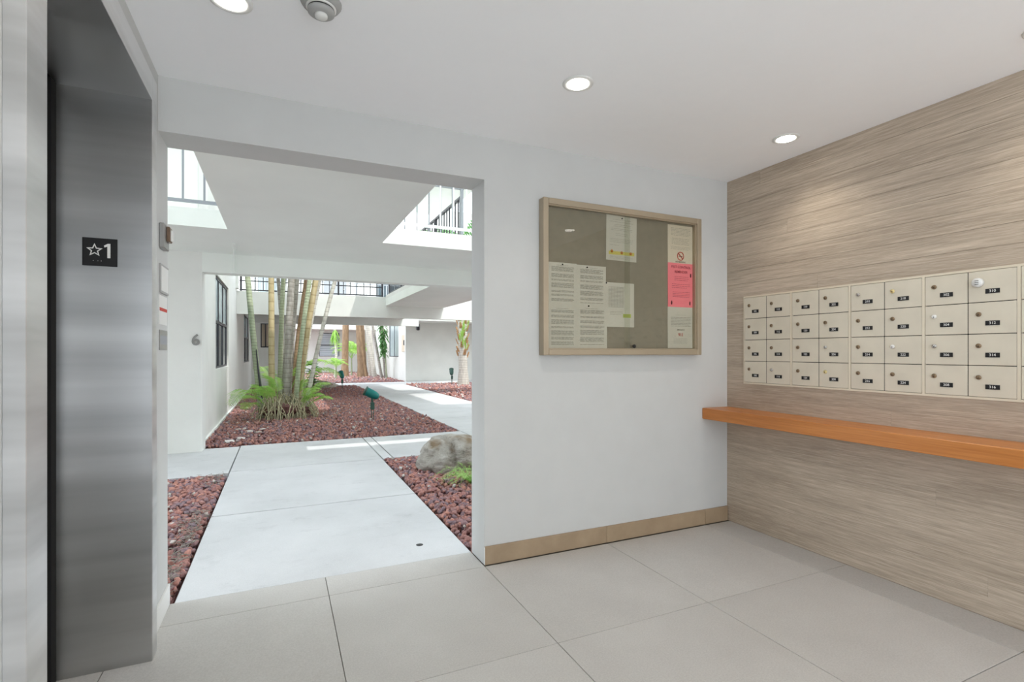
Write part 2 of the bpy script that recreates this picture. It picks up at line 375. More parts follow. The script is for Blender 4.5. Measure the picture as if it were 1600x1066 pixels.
t_ = empty('warning_sign', (XE, 2.75, 1.41), label='white sign with a red band on the jamb, middle of the three jamb signs', category='sign')
MB().box((XE+.0002, 2.69, 1.325), (XE+.003, 2.85, 1.455)).build('plate', 'white_plastic', t_)
MB().box((XE+.003, 2.69, 1.385), (XE+.0034, 2.85, 1.40)).build('red_band', 'red', t_)
t_ = empty('instruction_plate', (XE, 2.75, 1.25), label='narrow grey metal plate, lowest of the three jamb signs', category='sign')
MB().box((XE+.0002, 2.69, 1.21), (XE+.004, 2.85, 1.30), 0, .001).build('plate', 'steelbox', t_)
MB().box((XE+.004, 2.70, 1.235), (XE+.0044, 2.84, 1.275)).build('text_panel', 'grey_metal', t_)

# ================================================================ NOTICE BOARD
bx0, bx1, bz0, bz1 = 1.392, 2.613, 1.182, 2.107; yf = YB-.058; fw = .036
nbd = empty('notice_board', ((bx0+bx1)/2, YB, bz0), label='glass-fronted notice board with champagne metal frame on the white wall', category='notice board')
def rail(a, b): MB().box(a, b, 0, .003).build('frame_rail', 'champagne', nbd)
rail((bx0, yf, bz0), (bx0+fw, YB-.0005, bz1)); rail((bx1-fw, yf, bz0), (bx1, YB-.0005, bz1))
rail((bx0+fw, yf, bz0), (bx1-fw, YB-.0005, bz0+fw)); rail((bx0+fw, yf, bz1-fw), (bx1-fw, YB-.0005, bz1))
ix0, ix1, iz0, iz1 = bx0+fw, bx1-fw, bz0+fw, bz1-fw
MB().box((ix0, YB-.018, iz0), (ix1, YB-.001, iz1)).build('felt_backing', 'fabric', nbd)
MB().box((ix1-.012, yf+.012, iz0), (ix1, YB-.018, iz1)).build('side_track', 'champagne', nbd)
MB().box((ix0, yf+.01, iz0), (ix1-.012, yf+.034, iz0+.006)).build('bottom_track', 'champagne', nbd)
MB().box((ix0, yf+.01, iz1-.006), (ix1-.012, yf+.034, iz1)).build('top_track', 'champagne', nbd)
MB().box((ix0, yf+.012, iz0+.006), (2.02, yf+.016, iz1-.006)).build('glass_door', 'glass', nbd)
MB().box((1.99, yf+.024, iz0+.006), (ix1-.012, yf+.028, iz1-.006)).build('glass_door', 'glass', nbd)
MB().lathe([(.012, 0), (.012, .008), (.009, .011)], (2.05, yf+.012, iz0+.02), (0, -1, 0), 14).build('lock', 'black', nbd)
YP = YB-.0186
def paper(x0, x1, z0, z1, mat, label, lines, layer=0, tilt=0, pins=(), extra=None, inkm='ink', bend=.0):
    y = YP - .0012*layer
    root = empty('notice_sheet', ((x0+x1)/2, y, z1), label=label, category='notice', group='papers pinned in the notice board')
    cx, cz = (x0+x1)/2, (z0+z1)/2; w, h = x1-x0, z1-z0
    def P(u, v_, dy=0):   # u,v in 0..1 from the left/top
        px, pz = (u-.5)*w, (.5-v_)*h
        ca, sa = math.cos(R(tilt)), math.sin(R(tilt))
        return (cx+px*ca-pz*sa, y-dy, cz+px*sa+pz*ca)
    n = 4; m = MB(); vs = []
    for a in range(n+1):
        for b_ in range(n+1):
            lift = .004*((b_/n-.5)**2)*((a/n) > .7)
            vs.append(P(b_/n, a/n, lift)); 
    m.add(vs + [(p[0], p[1]+.0004, p[2]) for p in vs], [(a*(n+1)+b_, (a+1)*(n+1)+b_, (a+1)*(n+1)+b_+1, a*(n+1)+b_+1) for a in range(n) for b_ in range(n)])
    m.build('sheet', mat, root)
    im = MB()
    for (u0, u1, v0, v1) in lines:
        im.add([P(u0, v1, .0022), P(u1, v1, .0022), P(u1, v0, .0022), P(u0, v0, .0022)], [(0, 1, 2, 3)])
    if lines: im.build('printed_text', inkm, root, kind='stuff')
    for u, v_ in pins:
        MB().lathe([(.004, 0), (.0045, .004), (.003, .006)], P(u, v_, .001), (0, -1, 0), 10).build('pin', 'black', root)
    if extra: extra(root, P)
    return root
def para(v0, n, dv, u0=.12, u1=.88, seed=1, th=.006):
    r = random.Random(seed); out = []
    for k in range(n):
        e = u1 - r.random()*.12*(k % 3 == 2); u = u0
        while u < e-.02:
            wv = r.uniform(.05, .16); out.append((u, min(u+wv, e), v0+k*dv-th/2, v0+k*dv+th/2)); u += wv+.018
    return out
# legal-size sheets on the left: two by two long pages
def long_sheet(x0, x1, z0, z1, label, seed, **kw):
    L = para(.06, 1, .02, .3, .7, seed)
    v_ = .10
    r = random.Random(seed)
    while v_ < .9:
        n = r.choice((2, 3, 4, 5)); n = min(n, max(1, int((.92-v_)/.022))); L += para(v_, n, .022, .12, .9, seed+int(v_*50), .009); v_ += n*.022 + r.uniform(.03, .06)
    return paper(x0, x1, z0, z1, 'paper', label, L, **kw)
long_sheet(1.440, 1.640, 1.216, 1.478, 'white typed page at bottom left corner of notice board', 3, layer=1)
long_sheet(1.440, 1.640, 1.470, 1.738, 'white typed page left of board, topmost of the left column', 9, layer=2, pins=[(.5, .04)])
long_sheet(1.638, 1.862, 1.214, 1.484, 'white typed page at board bottom, second from left, below a pinned page', 5, layer=2)
long_sheet(1.638, 1.853, 1.476, 1.734, 'white typed page with a dark heading, right one of the upper left pair', 12, layer=3, pins=[(.35, .05), (.4, .97)])
def green(root, P):
    MB().add([P(.60, .785, .003), P(.88, .785, .003), P(.88, .70, .003), P(.60, .70, .003)], [(0, 1, 2, 3)]).build('highlighted_block', 'highlighter', root)
tb = [(.10, .62, .10+.03*k, .106+.03*k) for k in range(16)] + [(.10+.1*k, .104+.1*k, .10, .55) for k in range(6)] + para(.66, 3, .03, .15, .6, 2)
paper(1.852, 2.072, 1.360, 1.640, 'paper', 'white sheet with a table and green highlighted block, centre of board', tb, layer=1, pins=[(.02, .02)], extra=green)
def emblems(root, P):
    MB().add([P(.08, .875, .003), P(.92, .865, .003), P(.92, .79, .003), P(.08, .80, .003)], [(0, 1, 2, 3)]).build('yellow_strip', 'yellowprint', root)
    m = MB()
    for u in (.18, .5, .8): m.lathe([(.010, 0), (.010, .0006)], P(u, .80+.02*(u > .3), .0032), (0, -1, 0), 10)
    m.build('printed_marks', 'orangeprint', root, kind='stuff')
ln = para(.09, 1, .03, .2, .8, 4) + para(.14, 1, .03, .1, .9, 5) + para(.2, 2, .035, .25, .8, 6) + para(.29, 2, .035, .15, .85, 7) + para(.40, 2, .04, .3, .7, 8) + para(.52, 3, .035, .12, .88, 9) + para(.66, 1, .03, .12, .4, 10) + para(.91, 3, .022, .12, .88, 11, .004)
paper(1.857, 2.092, 1.780, 2.064, 'paper', 'white sheet with a yellow printed strip, top centre of the notice board', ln, layer=1, tilt=-.8, pins=[(.5, .05)], extra=emblems)
def nosmoke(root, P):
    m = MB(); c0 = Vector(P(.5, .78, .003)); n = 20
    vs = []; 
    for k in range(n):
        a = 2*math.pi*k/n; vs.append(c0 + Vector((.030*math.cos(a), 0, .030*math.sin(a)))); vs.append(c0 + Vector((.024*math.cos(a), 0, .024*math.sin(a))))
    m.add(vs, [(2*k, (2*k+2) % (2*n), (2*k+3) % (2*n), 2*k+1) for k in range(n)])
    d = Vector((.020, 0, -.020)); o = Vector((.0025, 0, .0025)); m.add([c0-d-o, c0+d-o, c0+d+o, c0-d+o], [(0, 1, 2, 3)])
    m.build('no_smoking_symbol', 'red', root)
    b = MB(); b.box((c0.x-.016, c0.y-.0003, c0.z-.003), (c0.x+.016, c0.y-.0001, c0.z+.002)); b.build('cigarette_print', 'ink_dark', root)
    x = MB(); x.text('NO SMOKING', face_y(P(.5, .93, .003)[0], P(.5, .93, .003)[1], P(.5, .93, .003)[2]), 0, .014); x.build('caption', 'ink_dark', root)
paper(2.349, 2.566, 1.790, 2.055, 'paper2', 'cream sheet with a red no smoking circle, top right of board', para(.08, 6, .035, .12, .9, 20, .008) + para(.34, 5, .035, .15, .85, 21, .008) + para(.55, 3, .03, .12, .9, 22, .006), layer=1, extra=nosmoke)
def pest(root, P):
    m = MB()
    for s_, v_ in (('PEST CONTROL', .09), ('REMINDER', .20)):
        p = P(.5, v_, .003); m.text(s_, face_y(*p), 0, .0235)
    m.build('heading', 'ink_pink', root)
    m = MB()
    for u, v_ in ((.88, .26), (.14, .90), (.85, .90)):
        p = Vector(P(u, v_, .0028)); m.lathe([(.004, 0), (.004, .0008)], p+Vector((0, 0, .008)), (0, -1, 0), 8); m.lathe([(.006, 0), (.006, .0008)], p, (0, -1, 0), 8); m.lathe([(.0055, 0), (.0055, .0008)], p-Vector((0, 0, .009)), (0, -1, 0), 8)
    m.build('insect_prints', 'maroon', root, kind='stuff')
paper(2.349, 2.572, 1.504, 1.800, 'pink', 'pink pest control reminder sheet, right side of the notice board', para(.31, 3, .04, .25, .8, 30, .008) + para(.48, 3, .04, .15, .85, 31, .008) + para(.66, 4, .035, .18, .85, 32, .008), layer=2, extra=pest, inkm='ink_pink')
def cap(root, P):
    m = MB(); m.text('911', face_y(*P(.5, .68, .003)), 0, .03); m.build('red_heading', 'red', root)
    m = MB(); m.text('EMERGENCY', face_y(*P(.5, .56, .003)), 0, .012); m.build('caption', 'ink_dark', root)
paper(2.349, 2.572, 1.228, 1.506, 'paper', 'white sheet with red numerals below the pink sheet, bottom right of board', para(.2, 1, .03, .3, .7, 40) + para(.26, 7, .035, .12, .9, 41, .01) + para(.77, 5, .03, .22, .75, 42, .005), layer=1, extra=cap)

# ================================================================ MAILBOXES
XM = 2.902
ub = [2.527 - .359*k for k in range(7)]
nums = [['102', '104', '106', '108'], ['110', '112', '114', '116'], ['118', '120', '122', '124'], ['202', '204', '206', '208'],
        ['210', '212', '214', '216'], ['218', '220', '222', '224'], ['302', '304', '306', '308'], ['310', '312', '314', '316'],
        ['318', '320', '322', '324'], ['', '', '', ''], ['', '', '', ''], ['', '', '', '']]
ulab = ['cream mailbox bank with doors 102 to 116, farthest, beside the white wall corner',
        'cream mailbox bank with doors 118 to 208, second from the white wall',
        'cream mailbox bank with doors 210 to 224, third from the white wall',
        'cream mailbox bank with doors 302 to 316 and one big round white lock',
        'cream mailbox bank cut by the right picture edge', 'cream mailbox bank beyond the right picture edge']
def dlock(kind, y, z, par):
    x = XM-.001
    if kind == 'big':
        o = MB().lathe([(.021, 0), (.021, .016), (.019, .019)], (x, y, z), (-1, 0, 0), 20)
        for dz in (-.008, 0, .008): o.box((x-.0198, y-.007, z+dz-.0012), (x-.019, y+.007, z+dz+.0012), 1)
        return o.build('lock', ['white_plastic', 'black'], par, label='large round white lock')
    m = {'b': 'brass', 'n': 'brassnew', 'c': 'chrome', 'w': 'white_plastic'}[kind]
    o = MB().lathe([(.0105, 0), (.0105, .003), (.0085, .0052)], (x, y, z), (-1, 0, 0), 16)
    o.box((x-.0060, y-.0012, z-.006), (x-.0051, y+.0012, z+.001), 1)
    return o.build('lock', [m, 'black'], par)
special = {(7, 0): 'big', (5, 0): 'n', (3, 3): 'n', (5, 2): 'w', (4, 0): 'c', (6, 1): 'w', (6, 2): 'c'}
for u in range(6):
    ya, yb_ = ub[u], ub[u+1]     # ya > yb_
    un = empty('mailbox_unit', (XM, (ya+yb_)/2, MZ0), label=ulab[u], category='mailbox', group='mailbox banks set in the wood-look wall')
    fr = MB(); B = .011
    fr.box((XM, yb_, MZ0), (XR+.012, ya, MZ0+B)); fr.box((XM, yb_, MZ1-B), (XR+.012, ya, MZ1))
    fr.box((XM, ya-.006, MZ0+B), (XR+.012, ya, MZ1-B)); fr.box((XM, yb_, MZ0+B), (XR+.012, yb_+.006, MZ1-B)); fr.build('frame', 'mailframe', un)
    MB().box((XR+.006, yb_+.006, MZ0+B), (XR+.012, ya-.006, MZ1-B)).build('back_plate', 'darkgap', un)
    dw = (ya-yb_-.012)/2; dh = (MZ1-MZ0-2*B)/4
    for cidx in range(2):
        for r_ in range(4):
            y1 = ya-.006-dw*cidx; y0 = y1-dw; z1 = MZ1-B-dh*r_; z0 = z1-dh
            gap = .0016; slack = random.uniform(0, .0014)
            d = MB().box((XM+.001-slack*.6, y0+gap, z0+gap), (XM+.004, y1-gap, z1-gap), 0, .0012).build('mailbox_door', 'mail', un)
            ci = u*2+cidx
            kind = special.get((ci, r_), random.choice('bbbbbc' if ci < 4 else 'bbbbb'))
            dlock(kind, y1-dw*.235, z1-dh*.375, d)
            py, pz = y1-dw*.52, z1-dh*.665
            pl = MB().box((XM-.0015, py-.0255, pz-.0105), (XM+.0005, py+.0255, pz+.0105), 0)
            if nums[ci][r_]: pl.text(nums[ci][r_], face_mx(XM-.0019, py, pz), 1, .0165)
            pl.build('number_plate', ['black', 'white_plastic'], d)

# ================================================================ SHELF, CEILING FIXTURES
sh = MB().box((2.672, -1.2, .737), (XR-.0015, YB-.0005, .812), 0, .003).build('wall_shelf', 'shelf')
sh['label'] = 'long orange-brown wooden shelf fixed below the mailboxes'; sh['category'] = 'shelf'
def downlight(x, y, label):
    r = empty('downlight', (x, y, ZC), label=label, category='ceiling light', group='recessed round downlights in the lobby ceiling')
    MB().lathe([(.070, 0), (.070, .003), (.062, .006), (.050, .005), (.048, -.0), (.048, -.0)], (x, y, ZC-.0002), (0, 0, -1), 28).build('trim_ring', 'white_plastic', r)
    MB().lathe([(.047, 0), (.047, .0066)], (x, y, ZC), (0, 0, -1), 28).build('diffuser', 'lampglow', r)
    l = bpy.data.lights.new('downlight_beam', 'SPOT'); l.energy = LAMP_W; l.spot_size = R(125); l.spot_blend = .8; l.shadow_soft_size = .045; l.color = (1, .93, .83)
    o = bpy.data.objects.new('downlight_beam', l); C.objects.link(o); o.parent = r; o.location = (0, 0, -.03)
for x, y, lab in ((1.223, 1.968, 'round recessed downlight in mid ceiling above the notice board'), (2.613, 1.984, 'round recessed downlight nearest the wood-look wall'),
                  (-.158, 2.0, 'round recessed downlight at top picture edge near the elevator'),
                  (1.223, .9, 'downlight overhead in the second row, middle'), (2.613, .9, 'downlight overhead in the second row, by the wood-look wall'), (-.158, .9, 'downlight overhead in the second row, by the elevator'),
                  (1.223, -1.2, 'downlight behind the camera, middle'), (2.613, -1.2, 'downlight behind the camera, by the wood-look wall'), (-.158, -1.2, 'downlight behind the camera, left')):
    downlight(x, y, lab)
sx, sy = .128, 1.882
s_ = empty('smoke_detector', (sx, sy, ZC), label='white ceiling smoke detector at the top picture edge', category='smoke detector')
MB().lathe([(.068, 0), (.068, .005), (.062, .014), (.052, .020)], (sx, sy, ZC-.0002), (0, 0, -1), 32).build('base', 'grey_plastic', s_)
MB().lathe([(.050, 0), (.050, .003), (.046, .005)], (sx, sy, ZC-.020), (0, 0, -1), 32).build('rim', 'white_plastic', s_)
MB().lathe([(.0435, 0), (.0435, .006)], (sx, sy, ZC-.0245), (0, 0, -1), 32).build('vent_slots', 'black', s_)
MB().lathe([(.045, 0), (.044, .009), (.036, .015)], (sx, sy, ZC-.0295), (0, 0, -1), 32).build('vent_ring', 'grey_plastic', s_)
MB().lathe([(.022, 0), (.021, .008), (.014, .012)], (sx, sy, ZC-.044), (0, 0, -1), 20).build('cap', 'white_plastic', s_)

# ================================================================ COURTYARD: GROUND
gr = box((-9, YO, -.25), (14, 45, -.06)).build('ground', 'soil', **S)
PX0, PX1, CY0, CY1, RX0, RX1, FY0, FY1 = -.47, 1.05, 5.84, 7.40, 2.50, 4.25, 19.2, 20.75
def path(name, pieces):
    p = empty(name, (pieces[0][0], pieces[0][2], 0), **S)
    for x0, x1, y0, y1 in pieces:
        box((x0+.006, y0+.007, -.10), (x1-.006, y1-.007, -.004), .003).build('concrete_slab', 'concrete', p)
    return p
path('walkway', [(PX0, PX1, YO, 4.29), (PX0, PX1, 4.29, CY0)])
path('cross_walkway', [(-5, -2.2, CY0-.1, CY1-.05), (-2.2, PX0, CY0-.1, CY1-.05), (PX0, PX1, CY0, CY1), (PX1, 1.17, CY0, CY1), (1.17, RX0, CY0, CY1), (RX0, RX1, CY0-.1, CY1+.1), (RX1, 6.5, CY0, CY1), (6.5, 9, CY0, CY1)])
path('right_walkway', [(RX0, RX1, CY1+.1+1.48*k, CY1+.1+1.48*(k+1)) for k in range(8)])
path('far_walkway', [(-.9+1.8*k, -.9+1.8*(k+1), FY0+.05, FY1) for k in range(5)])
MB().lathe([(.02, 0), (.022, .0008)], (.79, 3.13, -.004), n=14).build('drain_plug', 'stain', None, label='small round dark metal plug set in the near walkway', category='plug')

# rocks ------------------------------------------------------------
def rock_base(sub, seed, flat=.7):
    bm = bmesh.new(); bmesh.ops.create_icosphere(bm, subdivisions=sub, radius=1); r = random.Random(seed)
    for v in bm.verts: v.co *= r.uniform(.62, 1.15)
    for v in bm.verts: v.co.z *= flat; v.co.x *= 1.25
    vs = np.array([v.co[:] for v in bm.verts]); fs = np.array([[v.index for v in f.verts] for f in bm.faces]); bm.free(); return vs, fs
bases = [rock_base(1, 11+k) for k in range(10)]
bases = [(v, f) for v, f in bases]
def rots(n, rng):
    q = rng.normal(size=(n, 4)); q /= np.linalg.norm(q, axis=1)[:, None]; a, b, c, d = q.T
    return np.stack([np.stack([1-2*(c*c+d*d), 2*(b*c-a*d), 2*(b*d+a*c)], -1), np.stack([2*(b*c+a*d), 1-2*(b*b+d*d), 2*(c*d-a*b)], -1), np.stack([2*(b*d-a*c), 2*(c*d+a*b), 1-2*(b*b+c*c)], -1)], -2)
def rock_mass(name, pts, sizes, mat, parent, seed, base=bases, **props):
    rng = np.random.default_rng(seed); n = len(pts); rt = rots(n, rng); V = []; F = []; o = 0
    which = rng.integers(0, len(base), n)
    for k in range(len(base)):
        idx = np.where(which == k)[0]
        if not len(idx): continue
        bv, bf = base[k]
        v = np.einsum('nij,vj->nvi', rt[idx], bv) * sizes[idx][:, None, None] + pts[idx][:, None, :]
        f = bf[None] + (np.arange(len(idx))*len(bv))[:, None, None] + o
        V.append(v.reshape(-1, 3)); F.append(f.reshape(-1, 3)); o += len(idx)*len(bv)
    V = np.concatenate(V); F = np.concatenate(F)
    me = bpy.data.meshes.new(name); me.vertices.add(len(V)); me.vertices.foreach_set('co', V.ravel().astype(np.float32))
    me.loops.add(F.size); me.loops.foreach_set('vertex_index', F.ravel().astype(np.int32)); me.polygons.add(len(F))
    me.polygons.foreach_set('loop_start', np.arange(0, F.size, 3, dtype=np.int32)); me.materials.append(M[mat]); me.update(calc_edges=True); me.validate()
    return obj(name, me, parent, kind='stuff', **props)
small = [rock_base(0 or 1, 31+k) for k in range(6)]
def lowpoly(seed):
    bm = bmesh.new(); bmesh.ops.create_icosphere(bm, subdivisions=1, radius=1); bm.free()
    # octahedron-like, 8..12 tris
    r = random.Random(seed); v = np.array([(1.3, 0, 0), (-1.2, 0, .1), (0, 1, 0), (.1, -1, 0), (0, 0, .75), (0, .1, -.7)]) * (1 + .25*np.random.default_rng(seed).uniform(-1, 1, (6, 3)))
    f = np.array([(0, 2, 4), (2, 1, 4), (1, 3, 4), (3, 0, 4), (2, 0, 5), (1, 2, 5), (3, 1, 5), (0, 3, 5)]); return v, f
lows = [lowpoly(k) for k in range(8)]
def scatter(poly, n, rng, zr=(-.02, .0)):
    poly = np.array(poly); lo, hi = poly.min(0), poly.max(0); out = []
    while len(out) < n:
        p = rng.uniform(lo, hi, (n*2, 2)); ins = np.ones(len(p), bool)
        s = len(poly)
        for k in range(s):
            a, b = poly[k], poly[(k+1) % s]; ins &= ((b[0]-a[0])*(p[:, 1]-a[1]) - (b[1]-a[1])*(p[:, 0]-a[0])) >= 0
        out += list(p[ins])
    out = np.array(out[:n]); return np.column_stack([out, rng.uniform(zr[0], zr[1], n)])
stone_meshes = []
for k, (bv, bf) in enumerate(bases[:8]):
    m = MB(); m.add([tuple(p) for p in bv], [tuple(f) for f in bf]); 
    bm = bmesh.new(); me = bpy.data.meshes.new('stone'); me.from_pydata([tuple(p) for p in bv], [], [tuple(int(i) for i in f) for f in bf]); me.materials.append(M['lava']); stone_meshes.append(me)
def bed(name, poly, dens, size, seed, near=None, nnear=0, chips=.02, base=bases):
    rng = np.random.default_rng(seed)
    root = empty(name, (poly[0][0], poly[0][1], 0), **S)
    P = np.array(poly); area = .5*abs(np.dot(P[:, 0], np.roll(P[:, 1], -1)) - np.dot(P[:, 1], np.roll(P[:, 0], -1)))
    # earth under the stones
    vs = [(x, y, -.05) for x, y in poly] + [(x, y, -.2) for x, y in poly]; n = len(poly)
    MB().add(vs, [tuple(range(n))] + [(k+n, (k+1) % n+n, (k+1) % n, k) for k in range(n)]).build('earth', 'soil', root)
    pts = scatter(poly, int(area*dens), rng, (-.035, -.004))
    sz = rng.uniform(size*.6, size*1.25, len(pts))
    if near:
        inner = [(p[0]*.96+P[:, 0].mean()*.04, p[1]*.96+P[:, 1].mean()*.04) for p in near]
        np_ = scatter(inner, nnear, rng, (-.006, .008))
        for p in np_:
            o = obj('stone', random.choice(stone_meshes)); o.parent = root; o.matrix_parent_inverse = Matrix.Translation(-root.location)
            s0 = random.uniform(size*.75, size*1.35); o.location = p; o.scale = (s0,)*3; o.rotation_euler = (random.uniform(-.5, .5), random.uniform(-.5, .5), random.uniform(0, 6.3))
    rock_mass('lava_rocks', pts, sz, 'lava', root, seed, base)
    if chips:
        n = int(area*dens*chips); rock_mass('stone_chips', scatter(poly, n, rng, (-.002, .012)), rng.uniform(size*.4, size*.95, n), 'shell', root, seed+1, lows)
    return root
bed('lava_rock_bed', [(-1.7, YO+.01), (PX0-.02, YO+.01), (PX0-.02, CY0-.13), (-1.7, CY0-.13)], 1500, .024, 3, near=[(-1.15, 3.2), (PX0-.02, YO+.12), (PX0-.02, CY0-.15), (-1.15, CY0-.15)], nnear=300)
bed('lava_rock_bed', [(PX1+.02, YO+.01), (3.4, YO+.01), (3.4, CY0-.02), (PX1+.02, CY0-.02)], 1400, .024, 5, near=[(PX1+.04, YO+.25), (1.9, 4.6), (2.1, CY0-.05), (PX1+.04, CY0-.05)], nnear=300)
bed('lava_rock_bed', [(-.93, CY1+.04), (RX0-.02, CY1+.04), (RX0-.02, FY0), (-.93, FY0)], 620, .030, 7, chips=.014, base=lows)
bed('lava_rock_bed', [(RX1+.02, CY1+.04), (9, CY1+.04), (9, FY0), (RX1+.02, FY0)], 160, .045, 9, chips=.05, base=lows)
bed('lava_rock_bed', [(-.9, FY1+.02), (4.64, FY1+.02), (4.64, 31.9), (-.9, 31.9)], 150, .05, 11, chips=.04, base=lows)
# leaf litter along the walkway edge
rng = np.random.default_rng(2)
lm = MB()
for k in range(420):
    y = rng.uniform(2.95, 4.4) if k % 5 else rng.uniform(5.2, CY0-.15); x = PX0-.03-abs(rng.normal(0, .06)); a = rng.uniform(0, 3.14); L = rng.uniform(.015, .07); z = rng.uniform(.005, .03)
    d = Vector((math.cos(a), math.sin(a), rng.uniform(-.2, .2)))*L
    lm.tube([(x, y, z), (x+d.x*.5, y+d.y*.5, z+.004), (x+d.x, y+d.y, max(z+d.z, .002))], [.0012, .0022, .0008], 4)
lm.build('leaf_litter', 'twig', None, kind='stuff', label='dry grey twigs and litter along the left edge of the near walkway')
# pale stones lying in the main bed, individually visible
for k, (x, y, s0) in enumerate([(-.62, 7.75, .07), (-.5, 7.95, .055), (-.42, 8.6, .06), (-.30, 8.45, .05), (-.25, 8.75, .05), (-.6, 8.9, .05)]):
    me = bpy.data.meshes.new('pale_stone'); bv, bf = bases[k]; me.from_pydata([tuple(p*s0) for p in bv], [], [tuple(int(i) for i in f) for f in bf]); me.materials.append(M['shell'])
    o = obj('pale_stone', me, None, label=['largest pale flat stone near the left courtyard wall, closest to the pillar', 'pale flat stone just behind the closest one on the red bed', 'pale flat stone left of the palm roots, by the wall', 'small pale stone halfway between wall and palm clump', 'pale stone closest to the palm roots on the red bed', 'farthest pale flat stone along the left courtyard wall'][k], category='stone', group='pale stones on the red bed'); o.location = (x, y, .01); o.scale = (1, 1, .5)

# boulder ----------------------------------------------------------
def boulder(name, loc, dims, seed, label):
    bm = bmesh.new(); bmesh.ops.create_icosphere(bm, subdivisions=5, radius=1)
    from mathutils import noise as N
    for v in bm.verts:
        p = v.co.copy(); d = 1 + .22*N.noise(p*1.1+Vector((seed, 0, 0))) + .10*N.noise(p*2.7+Vector((0, seed, 0))) + .035*N.noise(p*7) + .018*N.noise(p*17)
        # cleft running down the face
        cl = math.exp(-((p.x+.18+.12*p.z)/.09)**2)*(p.y < .4); d -= .17*cl
        und = math.exp(-((p.z+.25+.5*max(p.x, 0))/.16)**2)*(p.x > -.1)*(p.y < 0); d -= .20*und
        v.co = p*d
        if v.co.z < -.55: v.co.z = -.55 - (-.55-v.co.z)*.2
    for v in bm.verts: v.co = Vector((v.co.x*dims[0]/2, v.co.y*dims[1]/2, (v.co.z+.5)*dims[2]/1.5))
    me = bpy.data.meshes.new(name); bm.to_mesh(me); bm.free(); me.materials.append(M['boulder'])
    for p in me.polygons: p.use_smooth = True
    o = obj(name, me, None, label=label, category='boulder'); o.location = loc; return o
boulder('boulder', (1.66, 5.12, -.02), (.84, .62, .36), 2.3, 'large weathered limestone boulder on red lava rock behind the opening edge')
boulder('boulder', (.95, 18.4, -.02), (1.6, .7, .25), 5.1, 'low flat grey boulder beyond the palm clump by the far walkway')

# ================================================================ COURTYARD: BUILDING
def st(name, *boxes, mat='stucco'):
    m = MB()
    for a, b in boxes: m.box(a, b)
    return m.build(name, mat, **S)
ZU = 7.2
st('wall_exterior_near', ((-9, YO-.16, ZC+.181), (14, YO, ZU)))
st('wall_exterior_side', ((-9, YB, 0), (XE-.221, YO, ZC+.18)), ((3.301, YB, 0), (14, YO, ZC+.18)))
st('roof', ((-9, -4, ZU+.001), (14, YO, ZU+.2)))
GY0, GY1 = 5.72, 7.35
# second floor galleries
st('gallery_slab', ((-6, GY0, 2.412), (9, GY1+.1, Z2)), mat='slabpaint')
st('bridge_slab', ((-.478, YO, 2.412), (1.025, GY0-.001, Z2)), mat='slabpaint')
st('gallery_beam', ((-.865, 7.15, 2.172), (9, GY1, 2.411)), mat='slabpaint')
st('wall_courtyard_left', ((-6, 7.15, -.05), (-.865, GY1+.1, 2.411)), ((-6, 7.151, Z2), (-.945, GY1+.1, ZU)), mat='stucco')
st('gallery_slab', ((-6, GY0, 4.95), (9, GY1+.1, 5.13)), mat='slabpaint')
st('bridge_slab', ((-.478, YO, 4.95), (1.025, GY0-.001, 5.13)), mat='slabpaint')
st('roof_slab', ((-6, GY0, ZU), (9, GY1+.1, ZU+.18)), mat='slabpaint')
# left building wall with windows cut as boxes
XW = -.94
def wall_with_holes_x(name, x, th, y0, y1, z0, z1, holes):
    m = MB(); ys = y0
    for (a, b, c, d) in sorted(holes):
        m.box((x-th, ys, z0), (x, a, z1)); m.box((x-th, a, z0), (x, b, c)); m.box((x-th, a, d), (x, b, z1)); ys = b
    m.box((x-th, ys, z0), (x, y1, z1)); return m.build(name, 'stucco', **S)
wall_with_holes_x('wall_left_building', XW, .2, GY1+.101, 20.4, -.05, ZU, [(9.30, 11.48, .93, 2.46), (16.1, 18.6, .90, 2.303)])
def window_x(name, x, y0, y1, z0, z1, mull, transom, sgn=1, glass='glassy_dark', upper='blind', fm='dark_metal'):
    w_ = empty(name, (x, y0, z0), **S); f = .035
    def b(nm, a, c, mt): MB().box((x-.07 if sgn > 0 else x+.03, a[0], a[1]), (x-.03 if sgn > 0 else x+.07, c[0], c[1])).build(nm, mt, w_)
    b('frame_stile', (y0, z0), (y0+f, z1), fm); b('frame_stile', (y1-f, z0), (y1, z1), fm)
    b('frame_rail', (y0+f, z0), (y1-f, z0+f), fm); b('frame_rail', (y0+f, z1-f), (y1-f, z1), fm)
    if transom: b('transom', (y0+f, transom-.025), (y1-f, transom+.025), fm)
    edges = [y0+f] + [y0+(y1-y0)*q for q in mull] + [y1-f]
    for q in mull: b('mullion', (y0+(y1-y0)*q-.02, z0+f), (y0+(y1-y0)*q+.02, z1-f), fm)
    for a, c in zip(edges[:-1], edges[1:]):
        for (za, zb, gm) in ([(z0+f, transom-.025, glass), (transom+.025, z1-f, upper)] if transom else [(z0+f, z1-f, glass)]):
            MB().box((x-.055 if sgn > 0 else x+.045, a+.02, za), (x-.045 if sgn > 0 else x+.055, c-.02, zb)).build('pane', gm, w_)
    return w_
window_x('window_1', XW, 9.30, 11.48, .93, 2.46, (.35, .68), 1.71)
window_x('window_2', XW, 16.1, 18.6, .90, 2.303, (.5,), 1.65)
st('trim_1', ((XW+.001, GY1+.12, -.03), (XW+.03, 19.1, .03)))
st('wall_left_pilaster', ((XW, 13.2, 2.67), (XW+.05, 13.46, ZU)))
